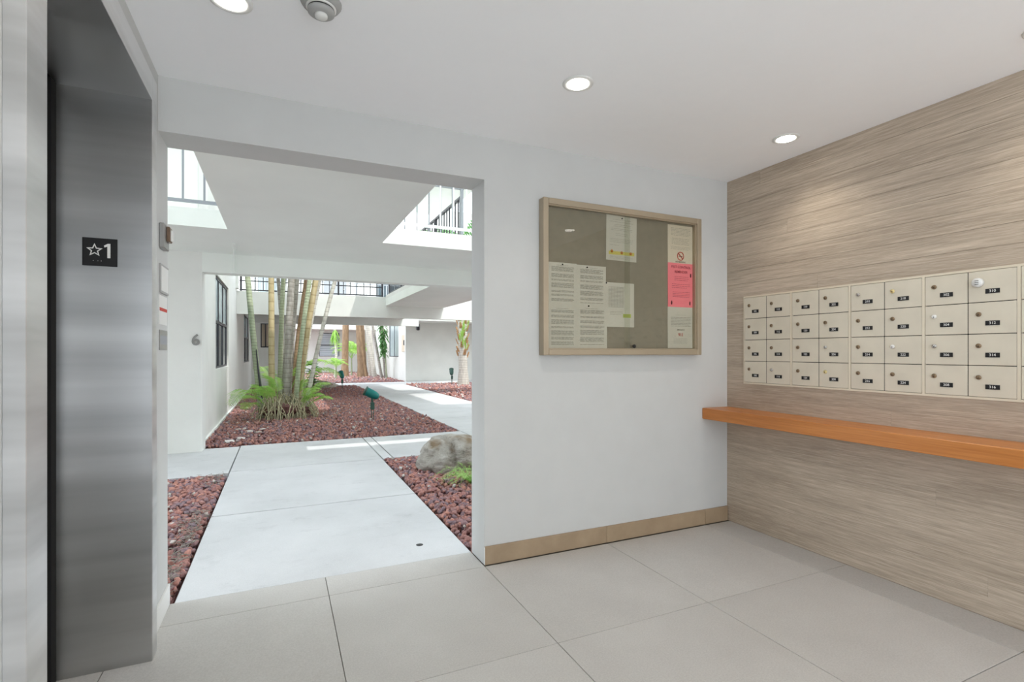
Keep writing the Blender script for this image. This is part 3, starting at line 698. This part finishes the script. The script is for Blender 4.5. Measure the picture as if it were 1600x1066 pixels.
# far bridge
BY = 13.47
st('far_bridge', ((XW+.001, BY, 2.10), (9, BY+.15, 2.64)), ((XW+.001, BY+.151, 2.412), (4.07, 18.599, Z2)), ((4.071, BY+.151, 2.412), (9, BY+1.2, Z2)), mat='stucco')
# right gallery runs in depth
st('right_gallery_slab', ((2.50, GY1+.101, 2.412), (4.07, BY-.001, Z2)), mat='slabpaint')
st('right_gallery_slab', ((2.50, GY1+.101, 4.95), (4.07, BY, 5.13)), mat='slabpaint')  # unseen upper slab, added to shade the right walkway
st('gallery_curb', ((2.50, GY1+.101, Z2), (2.60, BY-.001, 2.68)), mat='stucco')
# far gallery and buildings behind it
st('far_gallery', ((XW+.001, 18.6, 2.16), (4.66, 18.8, 2.411)), ((XW+.001, 18.6, 2.412), (4.66, 20.39, Z2)), mat='slabpaint')
def wall_y(name, y, th, x0, x1, z0, z1, holes, mat='stucco'):
    m = MB(); xs = x0
    for (a, b, c, d) in sorted(holes):
        m.box((xs, y, z0), (a, y+th, z1)); m.box((a, y, z0), (b, y+th, c)); m.box((a, y, d), (b, y+th, z1)); xs = b
    m.box((xs, y, z0), (x1, y+th, z1)); return m.build(name, mat, **S)
wall_y('wall_far_left', 20.4, .2, XW-.2, .25, -.05, 2.411, [(-.66, -.30, 1.37, 2.25)])
wall_y('wall_far_right', 20.4+.35, .2, 4.66, 14, -.05, ZU, [])
st('far_shade_slab', ((4.67, 19.4, 2.42), (14, 20.74, Z2)))  # made-up eave, added to keep the sun off the far right wall
st('wall_far_return', ((4.661, 20.4, 2.42), (4.86, 20.749, ZU)))
wall_y('wall_far_upper', 20.4, .2, XW-.2, 4.66, Z2+.001, ZU, [(-.75, .15, 2.95, 4.9), (1.5, 2.3, Z2+.01, 4.8), (3.4, 4.4, 3.3, 4.9)])
wall_with_holes_x('wall_right_side', 4.86, -.2, 20.96, 31.99, -.05, 2.9, [(23.1, 25.3, .98, 2.56)])
wall_y('wall_far_back', 32, .2, -3, 9, -.05, 7, [(2.05, 3.2, .95, 2.35)])
st('far_canopy', ((.4, 29.0, 2.44), (4.85, 31.99, 2.82)))
wall_with_holes_x('wall_right_building', 9.2, .2, GY1, 20.74, -.05, ZU, [])
st('conduit_cover', ((-.545, 7.12, 2.172), (-.50, 7.149, 2.411)), mat='slabpaint')
def window_y(name, y, x0, x1, z0, z1, mull, transom, glass, fm, slats=0):
    w_ = empty(name, (x0, y, z0), **S); f = .04
    def b(nm, x0_, z0_, x1_, z1_, mt, ya=.03, yb=.08): MB().box((x0_, y+ya, z0_), (x1_, y+yb, z1_)).build(nm, mt, w_)
    b('frame_stile', x0, z0, x0+f, z1, fm); b('frame_stile', x1-f, z0, x1, z1, fm); b('frame_rail', x0+f, z0, x1-f, z0+f, fm); b('frame_rail', x0+f, z1-f, x1-f, z1, fm)
    if transom: b('transom', x0+f, transom-.03, x1-f, transom+.03, fm)
    for q in mull: b('mullion', x0+(x1-x0)*q-.018, z0+f, x0+(x1-x0)*q+.018, z1-f, fm)
    b('pane', x0+f, z0+f, x1-f, z1-f, glass, .09, .10)
    if slats:
        n = slats
        for k in range(n):
            zz = z0+f+(z1-z0-2*f)*(k+.5)/n
            MB().add([(x0+f, y+.02, zz-.05), (x1-f, y+.02, zz-.05), (x1-f, y+.07, zz+.035), (x0+f, y+.07, zz+.035), (x0+f, y+.03, zz-.055), (x1-f, y+.03, zz-.055), (x1-f, y+.08, zz+.03), (x0+f, y+.08, zz+.03)],
                     [(0, 1, 2, 3), (7, 6, 5, 4), (0, 4, 5, 1), (3, 2, 6, 7), (0, 3, 7, 4), (1, 5, 6, 2)]).build('louvre', 'shutter', w_)
window_y('window_3', 20.4, -.66, -.30, 1.37, 2.25, (.45,), 0, 'paper2', 'dark_metal')
window_y('window_4', 32, 2.05, 3.2, .95, 2.35, (), 1.62, 'blind', 'dark_metal', 12)
window_y('window_5', 20.4, -.75, .15, 2.95, 4.9, (.33, .66), 4.2, 'blind', 'grey_metal')
window_y('window_6', 20.4, 3.4, 4.4, 3.3, 4.9, (.5,), 0, 'glassy_dark', 'grey_metal')
window_x('window_7', 4.86, 23.1, 25.3, .98, 2.56, (.5,), 0, -1, 'blind', 'blind')
for n_, (a, b_) in enumerate(((1.5, 2.3),)):
    d_ = empty('door_%d' % (n_+2), (a, 20.45, Z2), **S)
    MB().box((a, 20.44, Z2+.01), (b_, 20.49, 4.8)).build('door_leaf', 'grey_metal', d_); MB().lathe([(.03, 0), (.03, .05)], (b_-.1, 20.44, 3.6), (0, -1, 0), 10).build('door_handle', 'chrome', d_)

# railings
def railing(name, p0, p1, z0, z1, label, mat, step=.16, r=.009, posts=2, bottom=.07, group='courtyard gallery railings', extra=()):
    p0, p1 = Vector((*p0, 0)), Vector((*p1, 0)); L = (p1-p0).length; d = (p1-p0)/L
    rt = empty(name, (p0.x, p0.y, z0), label=label, category='railing', group=group)
    def bar(nm, a, b, za, zb, hw=.018):
        n = d.cross(Vector((0, 0, 1)))*hw; m = MB()
        vs = [(*(a-n).xy, za), (*(a+n).xy, za), (*(b+n).xy, za), (*(b-n).xy, za), (*(a-n).xy, zb), (*(a+n).xy, zb), (*(b+n).xy, zb), (*(b-n).xy, zb)]
        m.add(vs, [(3, 2, 1, 0), (4, 5, 6, 7), (0, 1, 5, 4), (1, 2, 6, 5), (2, 3, 7, 6), (3, 0, 4, 7)]); return m.build(nm, mat, rt)
    bar('top_rail', p0, p1, z1-.035, z1, .022); bar('bottom_rail', p0, p1, z0+bottom-.012, z0+bottom+.018, .014)
    for ze in extra: bar('mid_rail', p0, p1, ze-.012, ze+.012, .012)
    for k in range(posts+1):
        q = p0 + d*(.03 + (L-.06)*k/posts); m = MB().box((q.x-.02, q.y-.02, z0+.0005), (q.x+.02, q.y+.02, z1-.036)); m.build('post', mat, rt)
    n = int(L/step); bm_ = MB().box((-r, -r, z0+bottom+.019), (r, r, z1-.036)).mesh('baluster', mat)
    for k in range(1, n):
        q = p0 + d*(L*k/n)
        if min(abs((q-(p0+d*(.03+(L-.06)*j/posts))).length) for j in range(posts+1)) < .05: continue
        o = obj('baluster', bm_); o.parent = rt; o.matrix_parent_inverse = Matrix.Translation(-rt.location); o.location = (q.x, q.y, 0)
    return rt
railing('railing', (-3.0, GY0+.05), (-.50, GY0+.05), Z2+.0005, 3.62, 'pale metal railing coloured grey as if backlit, above the left end of the near gallery', 'grey_metal', .168)  # pale paint set to a darker grey to imitate backlight
railing('railing', (1.06, GY0+.05), (4.6, GY0+.05), Z2+.0005, 3.62, 'white railing above the near gallery, right of the bridge', 'white_metal', .158, r=.008, posts=3)
railing('railing', (1.06, 7.10), (2.45, 7.10), Z2+.0005, 3.62, 'grey railing behind the white one on the near gallery', 'grey_metal', .158, r=.008, posts=1)
railing('railing', (2.55, GY1+.15), (2.55, BY-.2), 2.681, 3.62, 'dark railing running back along the right gallery', 'dark_metal', .15, posts=4, bottom=.03)
railing('railing', (XW+.06, BY+.06), (2.45, BY+.06), 2.641, 3.7, 'dark railing with double bars on the far bridge', 'dark_metal', .16, posts=3, bottom=.03, extra=(2.89, 3.0))
railing('railing', (-.8, 18.7), (4.6, 18.7), Z2+.0005, 3.65, 'grey railing on the far gallery behind the palms', 'grey_metal', .2, posts=5)
railing('railing', (-.45, YO+.06), (-.45, GY0-.05), Z2+.0005, 3.62, 'grey railing on the left side of the overhead bridge', 'grey_metal', .2)
railing('railing', (.995, YO+.06), (.995, GY0-.05), Z2+.0005, 3.62, 'grey railing on the right side of the overhead bridge', 'grey_metal', .2)

# conduit, numeral, lamp, panel
MB().tube([(-.47, 6.4, 2.405), (-.50, 6.8, 2.400), (-.524, 7.09, 2.395), (-.524, 7.108, 2.34), (-.524, 7.108, 2.18)], .012, 8).build('conduit', 'slabpaint', None, label='thin painted conduit bent down the beam left of centre', category='pipe')
m = MB(); m.text('6', face_y(-.93, 7.128, 1.342), 0, .19)
vv = [(x, y+.018, z) for x, y, z in m.v]; nf = len(m.v); base_f = list(m.f)
edges = {}
for f in base_f:
    for a, b in zip(f, f[1:]+f[:1]): edges[(a, b)] = 1
m.add(vv, [tuple(reversed(f)) for f in base_f])
for (a, b) in edges:
    if (b, a) not in edges: m.f.append((b, a, a+nf, b+nf)); m.mi.append(0); m.sm.append(False)
m.build('house_number', 'silver_letter', None, label='metal numeral 6 on the white pillar wall left of the palms', category='number')
wl = empty('wall_lamp', (5.16, 20.75, 2.2), label='small grey wall lamp high on the far white wall', category='lamp')
MB().box((5.08, 20.69, 2.12), (5.24, 20.7495, 2.36), 0, .01).build('housing', 'grey_metal', wl); MB().box((5.11, 20.66, 2.10), (5.21, 20.689, 2.24), 0, .01).build('shade', 'dark_metal', wl)
pb_ = empty('panel_box', (4.86, 21.8, 1.2), label='cream utility box on the far side wall near its corner', category='box')
MB().box((4.80, 21.3, 1.22), (4.8595, 22.2, 1.95), 0, .01).build('cabinet', 'paper2', pb_); MB().box((4.792, 21.62, 1.5), (4.7995, 21.82, 1.72)).build('handle', 'dark_metal', pb_)

# ================================================================ PLANTS
def frond_mesh(L, W, nl, droop, col, seed, stem=.008, rise=.9, width=.022, name='frond'):
    r = random.Random(seed); m = MB(); pts = []; N = 12
    for i in range(N+1):
        u = i/N; pts.append(Vector((L*u*(1-.12*u*droop), 0, L*rise*(u - droop*u*u))))
    m.tube(pts, [stem*(1-.8*i/N) for i in range(N+1)], 5)
    for i in range(nl):
        u = .18 + .82*i/(nl-1); k = min(int(u*N), N-1); q = pts[k].lerp(pts[k+1], u*N-k); tan = (pts[k+1]-pts[k]).normalized()
        ll = W*math.sin(math.pi*min(1, .18+.85*u))**.6*r.uniform(.85, 1.1)
        for sgn in (-1, 1):
            side = Vector((0, sgn, 0)); upv = tan.cross(side)*sgn
            dr = (side*.86 + tan*.55 + Vector((0, 0, .20-.1*r.random()))).normalized(); a = q; b = q + dr*ll*.5; c_ = q + dr*ll + Vector((0, 0, -ll*.38))
            wd = tan*width*.5
            m.add([a-wd*.4, a+wd*.4, b+wd, b-wd, c_], [(0, 1, 2, 3), (3, 2, 4)], 0, False)
    return m.mesh(name, col)
def place(me, parent, loc, rz, tilt=0, sc=1, name='frond'):
    o = obj(name, me); o.parent = parent; o.matrix_parent_inverse = Matrix.Translation(-parent.location)
    o.location = loc; o.rotation_euler = (0, -tilt, rz); o.scale = (sc,)*3; return o
F1 = [frond_mesh(1.0, .32, 34, 1.0, 'leaf', k, width=.018, rise=1.1) for k in range(3)]
F2 = [frond_mesh(.62, .27, 26, .75, 'leaf', 5+k, width=.019, rise=1.0) for k in range(3)]
FC = [frond_mesh(1.9, .50, 26, .75, 'leafdark', 9+k, stem=.018, width=.05) for k in range(2)]
def crown(parent, top, n, seed, sc=1.0, xmin=-99):
    r = random.Random(seed)
    for k in range(n):
        if top[0] + 2.1*sc*math.cos(2*math.pi*k/n) < xmin+.55: continue
        place(FC[k % 2], parent, top, 2*math.pi*k/n + r.uniform(-.2, .2), R(r.uniform(-10, 35)), sc*r.uniform(.8, 1.1))
# palm clump: (base x, y) -> passes (x at z=2.67) and radius
cl = empty('palm_clump', (.05, 10.5, 0), label='multi-stemmed palm clump with fresh green fronds in the main red bed', category='palm')
TY = 10.5
trunks = [((-.30, 10.3), (-.42, 1.2), (-.545, 2.66), .052, 'trunk_green', .03), ((-.15, 10.5), (-.155, 1.3), (-.16, 2.66), .056, 'trunk_tan', 0),
          ((-.02, 10.8), (.0, 1.3), (.05, 2.7), .045, 'trunk_green', 0), ((.09, 10.5), (.13, 1.4), (.19, 2.67), .068, 'trunk_grey', 0),
          ((.13, 10.9), (.20, 1.4), (.30, 2.7), .05, 'trunk_grey', 0), ((.24, 10.3), (.33, 1.2), (.515, 2.67), .045, 'trunk_green', 0),
          ((.25, 10.5), (.42, 1.35), (.625, 2.67), .060, 'trunk_tan', 0), ((.30, 10.8), (.46, 1.3), (.71, 2.69), .045, 'trunk_pale', 0),
          ((.40, 10.3), (.62, 1.2), (.97, 2.66), .040, 'trunk_pale', 0), ((.02, 11.1), (.03, 1.4), (-.05, 2.7), .038, 'trunk_grey', 0),
          ((.18, 11.2), (.30, 1.4), (.47, 2.7), .038, 'trunk_brown', 0)]
for i, ((x0, y0), (xm, zm), (x2, z2), r0, mt, bow) in enumerate(trunks):
    H_ = 5.0 + .25*((i*7) % 5); pts = []
    for k in range(15):
        z = H_*k/14
        # quadratic through the three points
        L0 = (z-zm)*(z-z2)/((0-zm)*(0-z2)); L1 = z*(z-z2)/(zm*(zm-z2)); L2 = z*(z-zm)/(z2*(z2-zm))
        if z <= z2: x = x0*L0+xm*L1+x2*L2
        else: x = x2 + (x2-xm)/(z2-zm)*(z-z2)*.6
        pts.append((x, y0+.02*z*((i % 3)-1), z-.03))
    MB().tube(pts, [r0*(1.18 if k == 0 else 1.04-.02*k) for k in range(15)], 12).build('trunk', mt, cl)
    crown(cl, pts[-1], 7, i, .9, XW)
# dark dry sheath on the first trunk
MB().tube([(-.40, 10.22, 1.25), (-.36, 10.22, .8), (-.31, 10.2, .42), (-.30, 10.18, .36)], [.008, .018, .022, .006], 6).build('dry_sheath', 'dark_metal', cl)
MB().tube([(.42, 10.42, 1.6), (.36, 10.42, 1.0), (.30, 10.40, .45), (.28, 10.4, .3)], [.006, .014, .016, .006], 6).build('dry_sheath', 'boot', cl)
rr_ = random.Random(4)
# root skirt
rm = MB()
for k in range(340):
    a = rr_.uniform(0, 6.28); cx_, cy_ = .05 + rr_.uniform(-.36, .42), 10.35 + rr_.uniform(-.3, .3); h = rr_.uniform(.16, .46); o_ = rr_.uniform(.05, .30)
    ax, ay = math.cos(a)*o_, math.sin(a)*o_-.06
    rm.tube([(cx_, cy_, h), (cx_+ax*.45, cy_+ay*.45, h*.72), (cx_+ax*.85, cy_+ay*.85, h*.3), (cx_+ax, cy_+ay, -.02)], [.005, .008, .008, .005], 5)
rm.build('roots', 'root', cl, kind='stuff')
for k, (x, y, z, s0) in enumerate([(-.18, 10.2, .13, .13), (.08, 10.2, .15, .15), (.24, 10.2, .13, .13), (.40, 10.25, .10, .10), (-.28, 10.3, .12, .10)]):
    bv, bf = rock_base(2, 50+k, .8); me = bpy.data.meshes.new('root_ball'); me.from_pydata([tuple(p*s0) for p in bv], [], [tuple(int(i) for i in f) for f in bf]); me.materials.append(M['soil']); o = obj('root_ball', me, cl); o.location = (x, y, z)
# low fronds
def off(o, loc): o.location = loc; return o
low = [(-.30, 10.05, .30, 234, 30, .9, F1), (-.25, 10.1, .25, 212, 35, .75, F2), (-.20, 10.05, .25, 250, 55, .95, F2), (-.28, 10.1, .35, 150, 65, .6, F2), (-.12, 10.0, .3, 245, 50, .7, F2), (-.05, 10.3, .35, 110, 70, .8, F2),
       (.35, 10.1, .2, 320, 40, .85, F2), (.45, 10.1, .2, 350, 30, .8, F2), (.42, 10.1, .25, 290, 55, .8, F2), (.45, 10.2, .3, 20, 50, .9, F2), (.2, 10.9, .5, 5, 55, 1.1, F1), (.35, 11, .4, 330, 50, 1.05, F1),
       (-.15, 10.9, .45, 120, 66, .8, F1), (.15, 11.1, .5, 60, 70, .75, F1), (-.32, 10.15, .22, 235, 15, .85, F2), (-.1, 10.2, .4, 200, 78, .75, F2), (.3, 10.3, .35, 45, 70, .7, F2), (.36, 10.05, .2, 300, 50, .6, F2)]
for k, (x, y, z, a, tl, sc, fs) in enumerate(low): place(fs[k % 3], cl, (x, y, z), R(a), R(tl-30), sc)
# dark broad plant just behind the clump
bp = empty('shrub', (.62, 11.5, 0), label='dark green small shrub right behind the palm clump', category='shrub')
MB().tube([(.62, 11.5, -.02), (.63, 11.5, .5), (.66, 11.52, .9)], [.014, .012, .008], 6).build('stem', 'trunk_brown', bp)
def blade(m, p, d, L, wd, mi=0):
    p = Vector(p); d = Vector(d).normalized(); s_ = d.cross(Vector((0, 0, 1))).normalized()*wd
    m.add([p, p+d*L*.45+s_, p+d*L+Vector((0, 0, -L*.2)), p+d*L*.45-s_], [(0, 1, 2, 3)], mi)
lf = MB()
for k in range(70): 
    a = rr_.uniform(0, 6.28); z = rr_.uniform(.45, 1.0); blade(lf, (.64+rr_.uniform(-.05, .05), 11.5, z), (math.cos(a), math.sin(a), rr_.uniform(-.1, .6)), rr_.uniform(.12, .24), .028)
lf.build('leaves', 'leafdark', bp, kind='stuff')

# asparagus fern by the boulder
fn = empty('fern', (1.60, 4.42, 0), label='pale green feathery fern at the foot of the boulder', category='fern')
for k in range(26):
    a = R(k*360/26 + rr_.uniform(-9, 9)); L = rr_.uniform(.20, .36); m = MB(); pts = [Vector((L*u*math.cos(a), L*u*math.sin(a), L*(1.15*u-.95*u*u)*rr_.uniform(.8, 1.3))) for u in (0, .2, .4, .6, .8, 1)]
    m.tube(pts, [.002, .002, .0018, .0015, .001, .0006], 4)
    for q in range(5):
        for j in range(18):
            p = pts[q].lerp(pts[q+1], j/12); dd = Vector((rr_.uniform(-1, 1), rr_.uniform(-1, 1), rr_.uniform(-.2, 1))); l_ = .028*(1-q*.13)
            blade(m, p, dd, l_*rr_.uniform(.9, 2.0), .0026)
    place(m.mesh('fern_frond', 'leafpale'), fn, (1.60, 4.42, -.01), 0, 0, 1, 'fern_frond')

# thatch palm on the far right: booted trunk
pr_ = empty('palm_tree', (6.20, 18.0, 0), label='thick palm trunk with peeling brown boots before the far white wall', category='palm')
MB().tube([(6.20, 18, -.03), (6.19, 18, .5), (6.17, 18, 1.4), (6.17, 18, 2.6), (6.2, 18, 4.6)], [.24, .17, .16, .19, .2], 14).build('trunk', 'trunk_pale', pr_)
for k in range(46):
    a = k*2.4; z = 1.0+.042*k*1.3; rr0 = .155
    m = MB(); c0 = Vector((6.17+rr0*math.cos(a), 18+rr0*math.sin(a), z)); o_ = Vector((math.cos(a), math.sin(a), 0)); s_ = Vector((-math.sin(a), math.cos(a), 0))
    m.add([c0-s_*.06, c0+s_*.06, c0+o_*.08+s_*.03+Vector((0, 0, .22)), c0+o_*.08-s_*.03+Vector((0, 0, .22)), c0-s_*.06+o_*.03, c0+s_*.06+o_*.03, c0+o_*.11+s_*.03+Vector((0, 0, .21)), c0+o_*.11-s_*.03+Vector((0, 0, .21))],
          [(0, 1, 2, 3), (7, 6, 5, 4), (0, 4, 5, 1), (3, 2, 6, 7), (0, 3, 7, 4), (1, 5, 6, 2)]); m.build('palm_boot', 'boot', pr_)
gf = MB()
for k in range(14): blade(gf, (6.10+rr_.uniform(-.1, .15), 17.80, 1.2+.08*k), (rr_.uniform(-.3, .5), -.3, 1.0), .55, .04)
gf.build('clinging_leaves', 'leaf', pr_, kind='stuff')
crown(pr_, (6.2, 18, 4.6), 12, 77, 1.2)

# trees in the far court
def tree(x, y, x2, H_, r0, mt, label, cr=0, ymid=None, kind='tree'):
    t_ = empty('%s' % kind, (x, y, 0), label=label, category='tree')
    MB().tube([(x+(x2-x)*u, y, H_*u-.03) for u in (0, .1, .3, .55, .8, 1)], [r0*1.3, r0*1.05, r0, r0*.95, r0*.85, r0*.7], 12).build('trunk', mt, t_)
    if cr: crown(t_, (x2, y, H_), cr, int(x*10), 1.0)
    return t_
tree(2.85, 26.0, 2.95, 6, .155, 'trunk_brown', 'brown tree trunk in the far court, left of the thicker trunk')
tree(3.64, 25.6, 3.35, 6, .205, 'trunk_brown', 'thickest brown tree trunk in the far court')
tree(4.15, 25.2, 3.3, 6, .10, 'trunk_pale', 'slender pale leaning trunk right of the thickest far trunk')
tree(4.25, 26.4, 3.7, 6, .16, 'trunk_pale', 'pale grey leaning trunk behind the slender one in the far court')
tree(4.28, 24.0, 3.25, 6, .06, 'trunk_grey', 'thin dark stem leaning left, far court near the utility box wall')
tree(4.50, 24.2, 3.95, 6, .07, 'trunk_grey', 'thin grey stem beside the leafy vine, nearest the far side wall')
vt = empty('climbing_plant', (4.25, 23.6, 0), label='tall leafy green vine hanging beside the far court window', category='plant')
MB().tube([(4.42, 23.6, -.03), (4.36, 23.6, 1.2), (4.22, 23.6, 2.8)], .03, 7).build('stem', 'trunk_green', vt)
lf = MB()
for k in range(150): a = rr_.uniform(0, 6.28); z = rr_.uniform(1.1, 2.8); blade(lf, (4.36-.05*z+rr_.uniform(-.12, .12), 23.6+rr_.uniform(-.12, .12), z), (math.cos(a)*.8, math.sin(a)*.8, -.9), rr_.uniform(.18, .34), .05)
lf.build('leaves', 'leafdark', vt, kind='stuff')
for x, y, sc, lab in ((3.35, 27.5, 1.7, 'green fan of palm fronds between the two far brown trunks'), (2.3, 24.5, .9, 'small yellow-green palm beside the louvred window')):
    p_ = empty('young_palm', (x, y, 0), label=lab, category='palm')
    MB().tube([(x, y, -.03), (x, y, .55*sc)], [.05, .03], 8).build('trunk', 'trunk_green', p_)
    for k in range(11): place(F1[k % 3], p_, (x, y, .5*sc), R(33*k+10), R(10+13*(k*5 % 4)), sc*.8)
fp = empty('hanging_fern_palm', (2.33, 25.2, 0), label='thin pale trunk carrying a tuft of drooping yellow-green leaves', category='palm')
MB().tube([(2.33, 25.2, -.03), (2.38, 25.2, 1.1), (2.32, 25.2, 2.3)], [.06, .05, .05], 8).build('trunk', 'trunk_pale', fp)
lf = MB()
for k in range(60): a = rr_.uniform(0, 6.28); blade(lf, (2.32, 25.2, rr_.uniform(1.9, 2.35)), (math.cos(a)*.5, math.sin(a)*.5, -.9), rr_.uniform(.3, .6), .035)
lf.build('leaves', 'leaf', fp, kind='stuff')

# landscape spotlights
def spotlight(x, y, sc, ang, elev, mat, label):
    s_ = empty('garden_spotlight', (x, y, 0), label=label, category='spotlight', group='garden spotlights in the lava beds')
    MB().box((x-.022*sc, y-.006, -.05), (x-.010*sc, y+.006, .22*sc)).box((x+.010*sc, y-.006, -.05), (x+.022*sc, y+.006, .22*sc)).build('stake', 'darkgreen_metal', s_)
    MB().box((x-.034*sc, y-.02, .17*sc), (x+.034*sc, y+.02, .30*sc), 0, .004).tube([(x, y, .30*sc), (x-.01, y, .38*sc)], .018*sc, 8).build('knuckle', 'darkgreen_metal', s_)
    d = Vector((math.cos(R(ang))*math.cos(R(elev)), math.sin(R(ang))*math.cos(R(elev)), math.sin(R(elev)))); c0 = Vector((x-.02, y, .455*sc)) - d*.15*sc
    MB().lathe([(.004, 0), (.035, .006), (.058, .03), (.072, .08), (.078, .16), (.078, .26), (.082, .27)], c0, d, 20).build('head', mat, s_) if sc == 1 else MB().lathe([(r_*sc, z*sc) for r_, z in [(.004, 0), (.035, .006), (.058, .03), (.072, .08), (.078, .16), (.078, .26), (.082, .27)]], c0, d, 16).build('head', mat, s_)
    MB().lathe([(.070*sc, 0), (.070*sc, .004)], c0+d*.268*sc, d, 20).build('lens', 'blind', s_)
    MB().lathe([(.086*sc, 0), (.086*sc, .02)], c0+d*.255*sc, d, 20).build('hood_rim', 'darkgreen_metal', s_)
spotlight(1.50, 9.35, 1.0, 178, 28, 'teal', 'teal bullet spotlight on a stake, nearest one in the main red bed')
spotlight(1.85, 17.6, 1.0, 100, 40, 'teal', 'small teal spotlight before the far walkway, left of the nearest one')
spotlight(5.95, 18.6, 1.0, 75, 55, 'darkgreen_metal', 'grey-green spotlight on the right bed beside the booted palm')
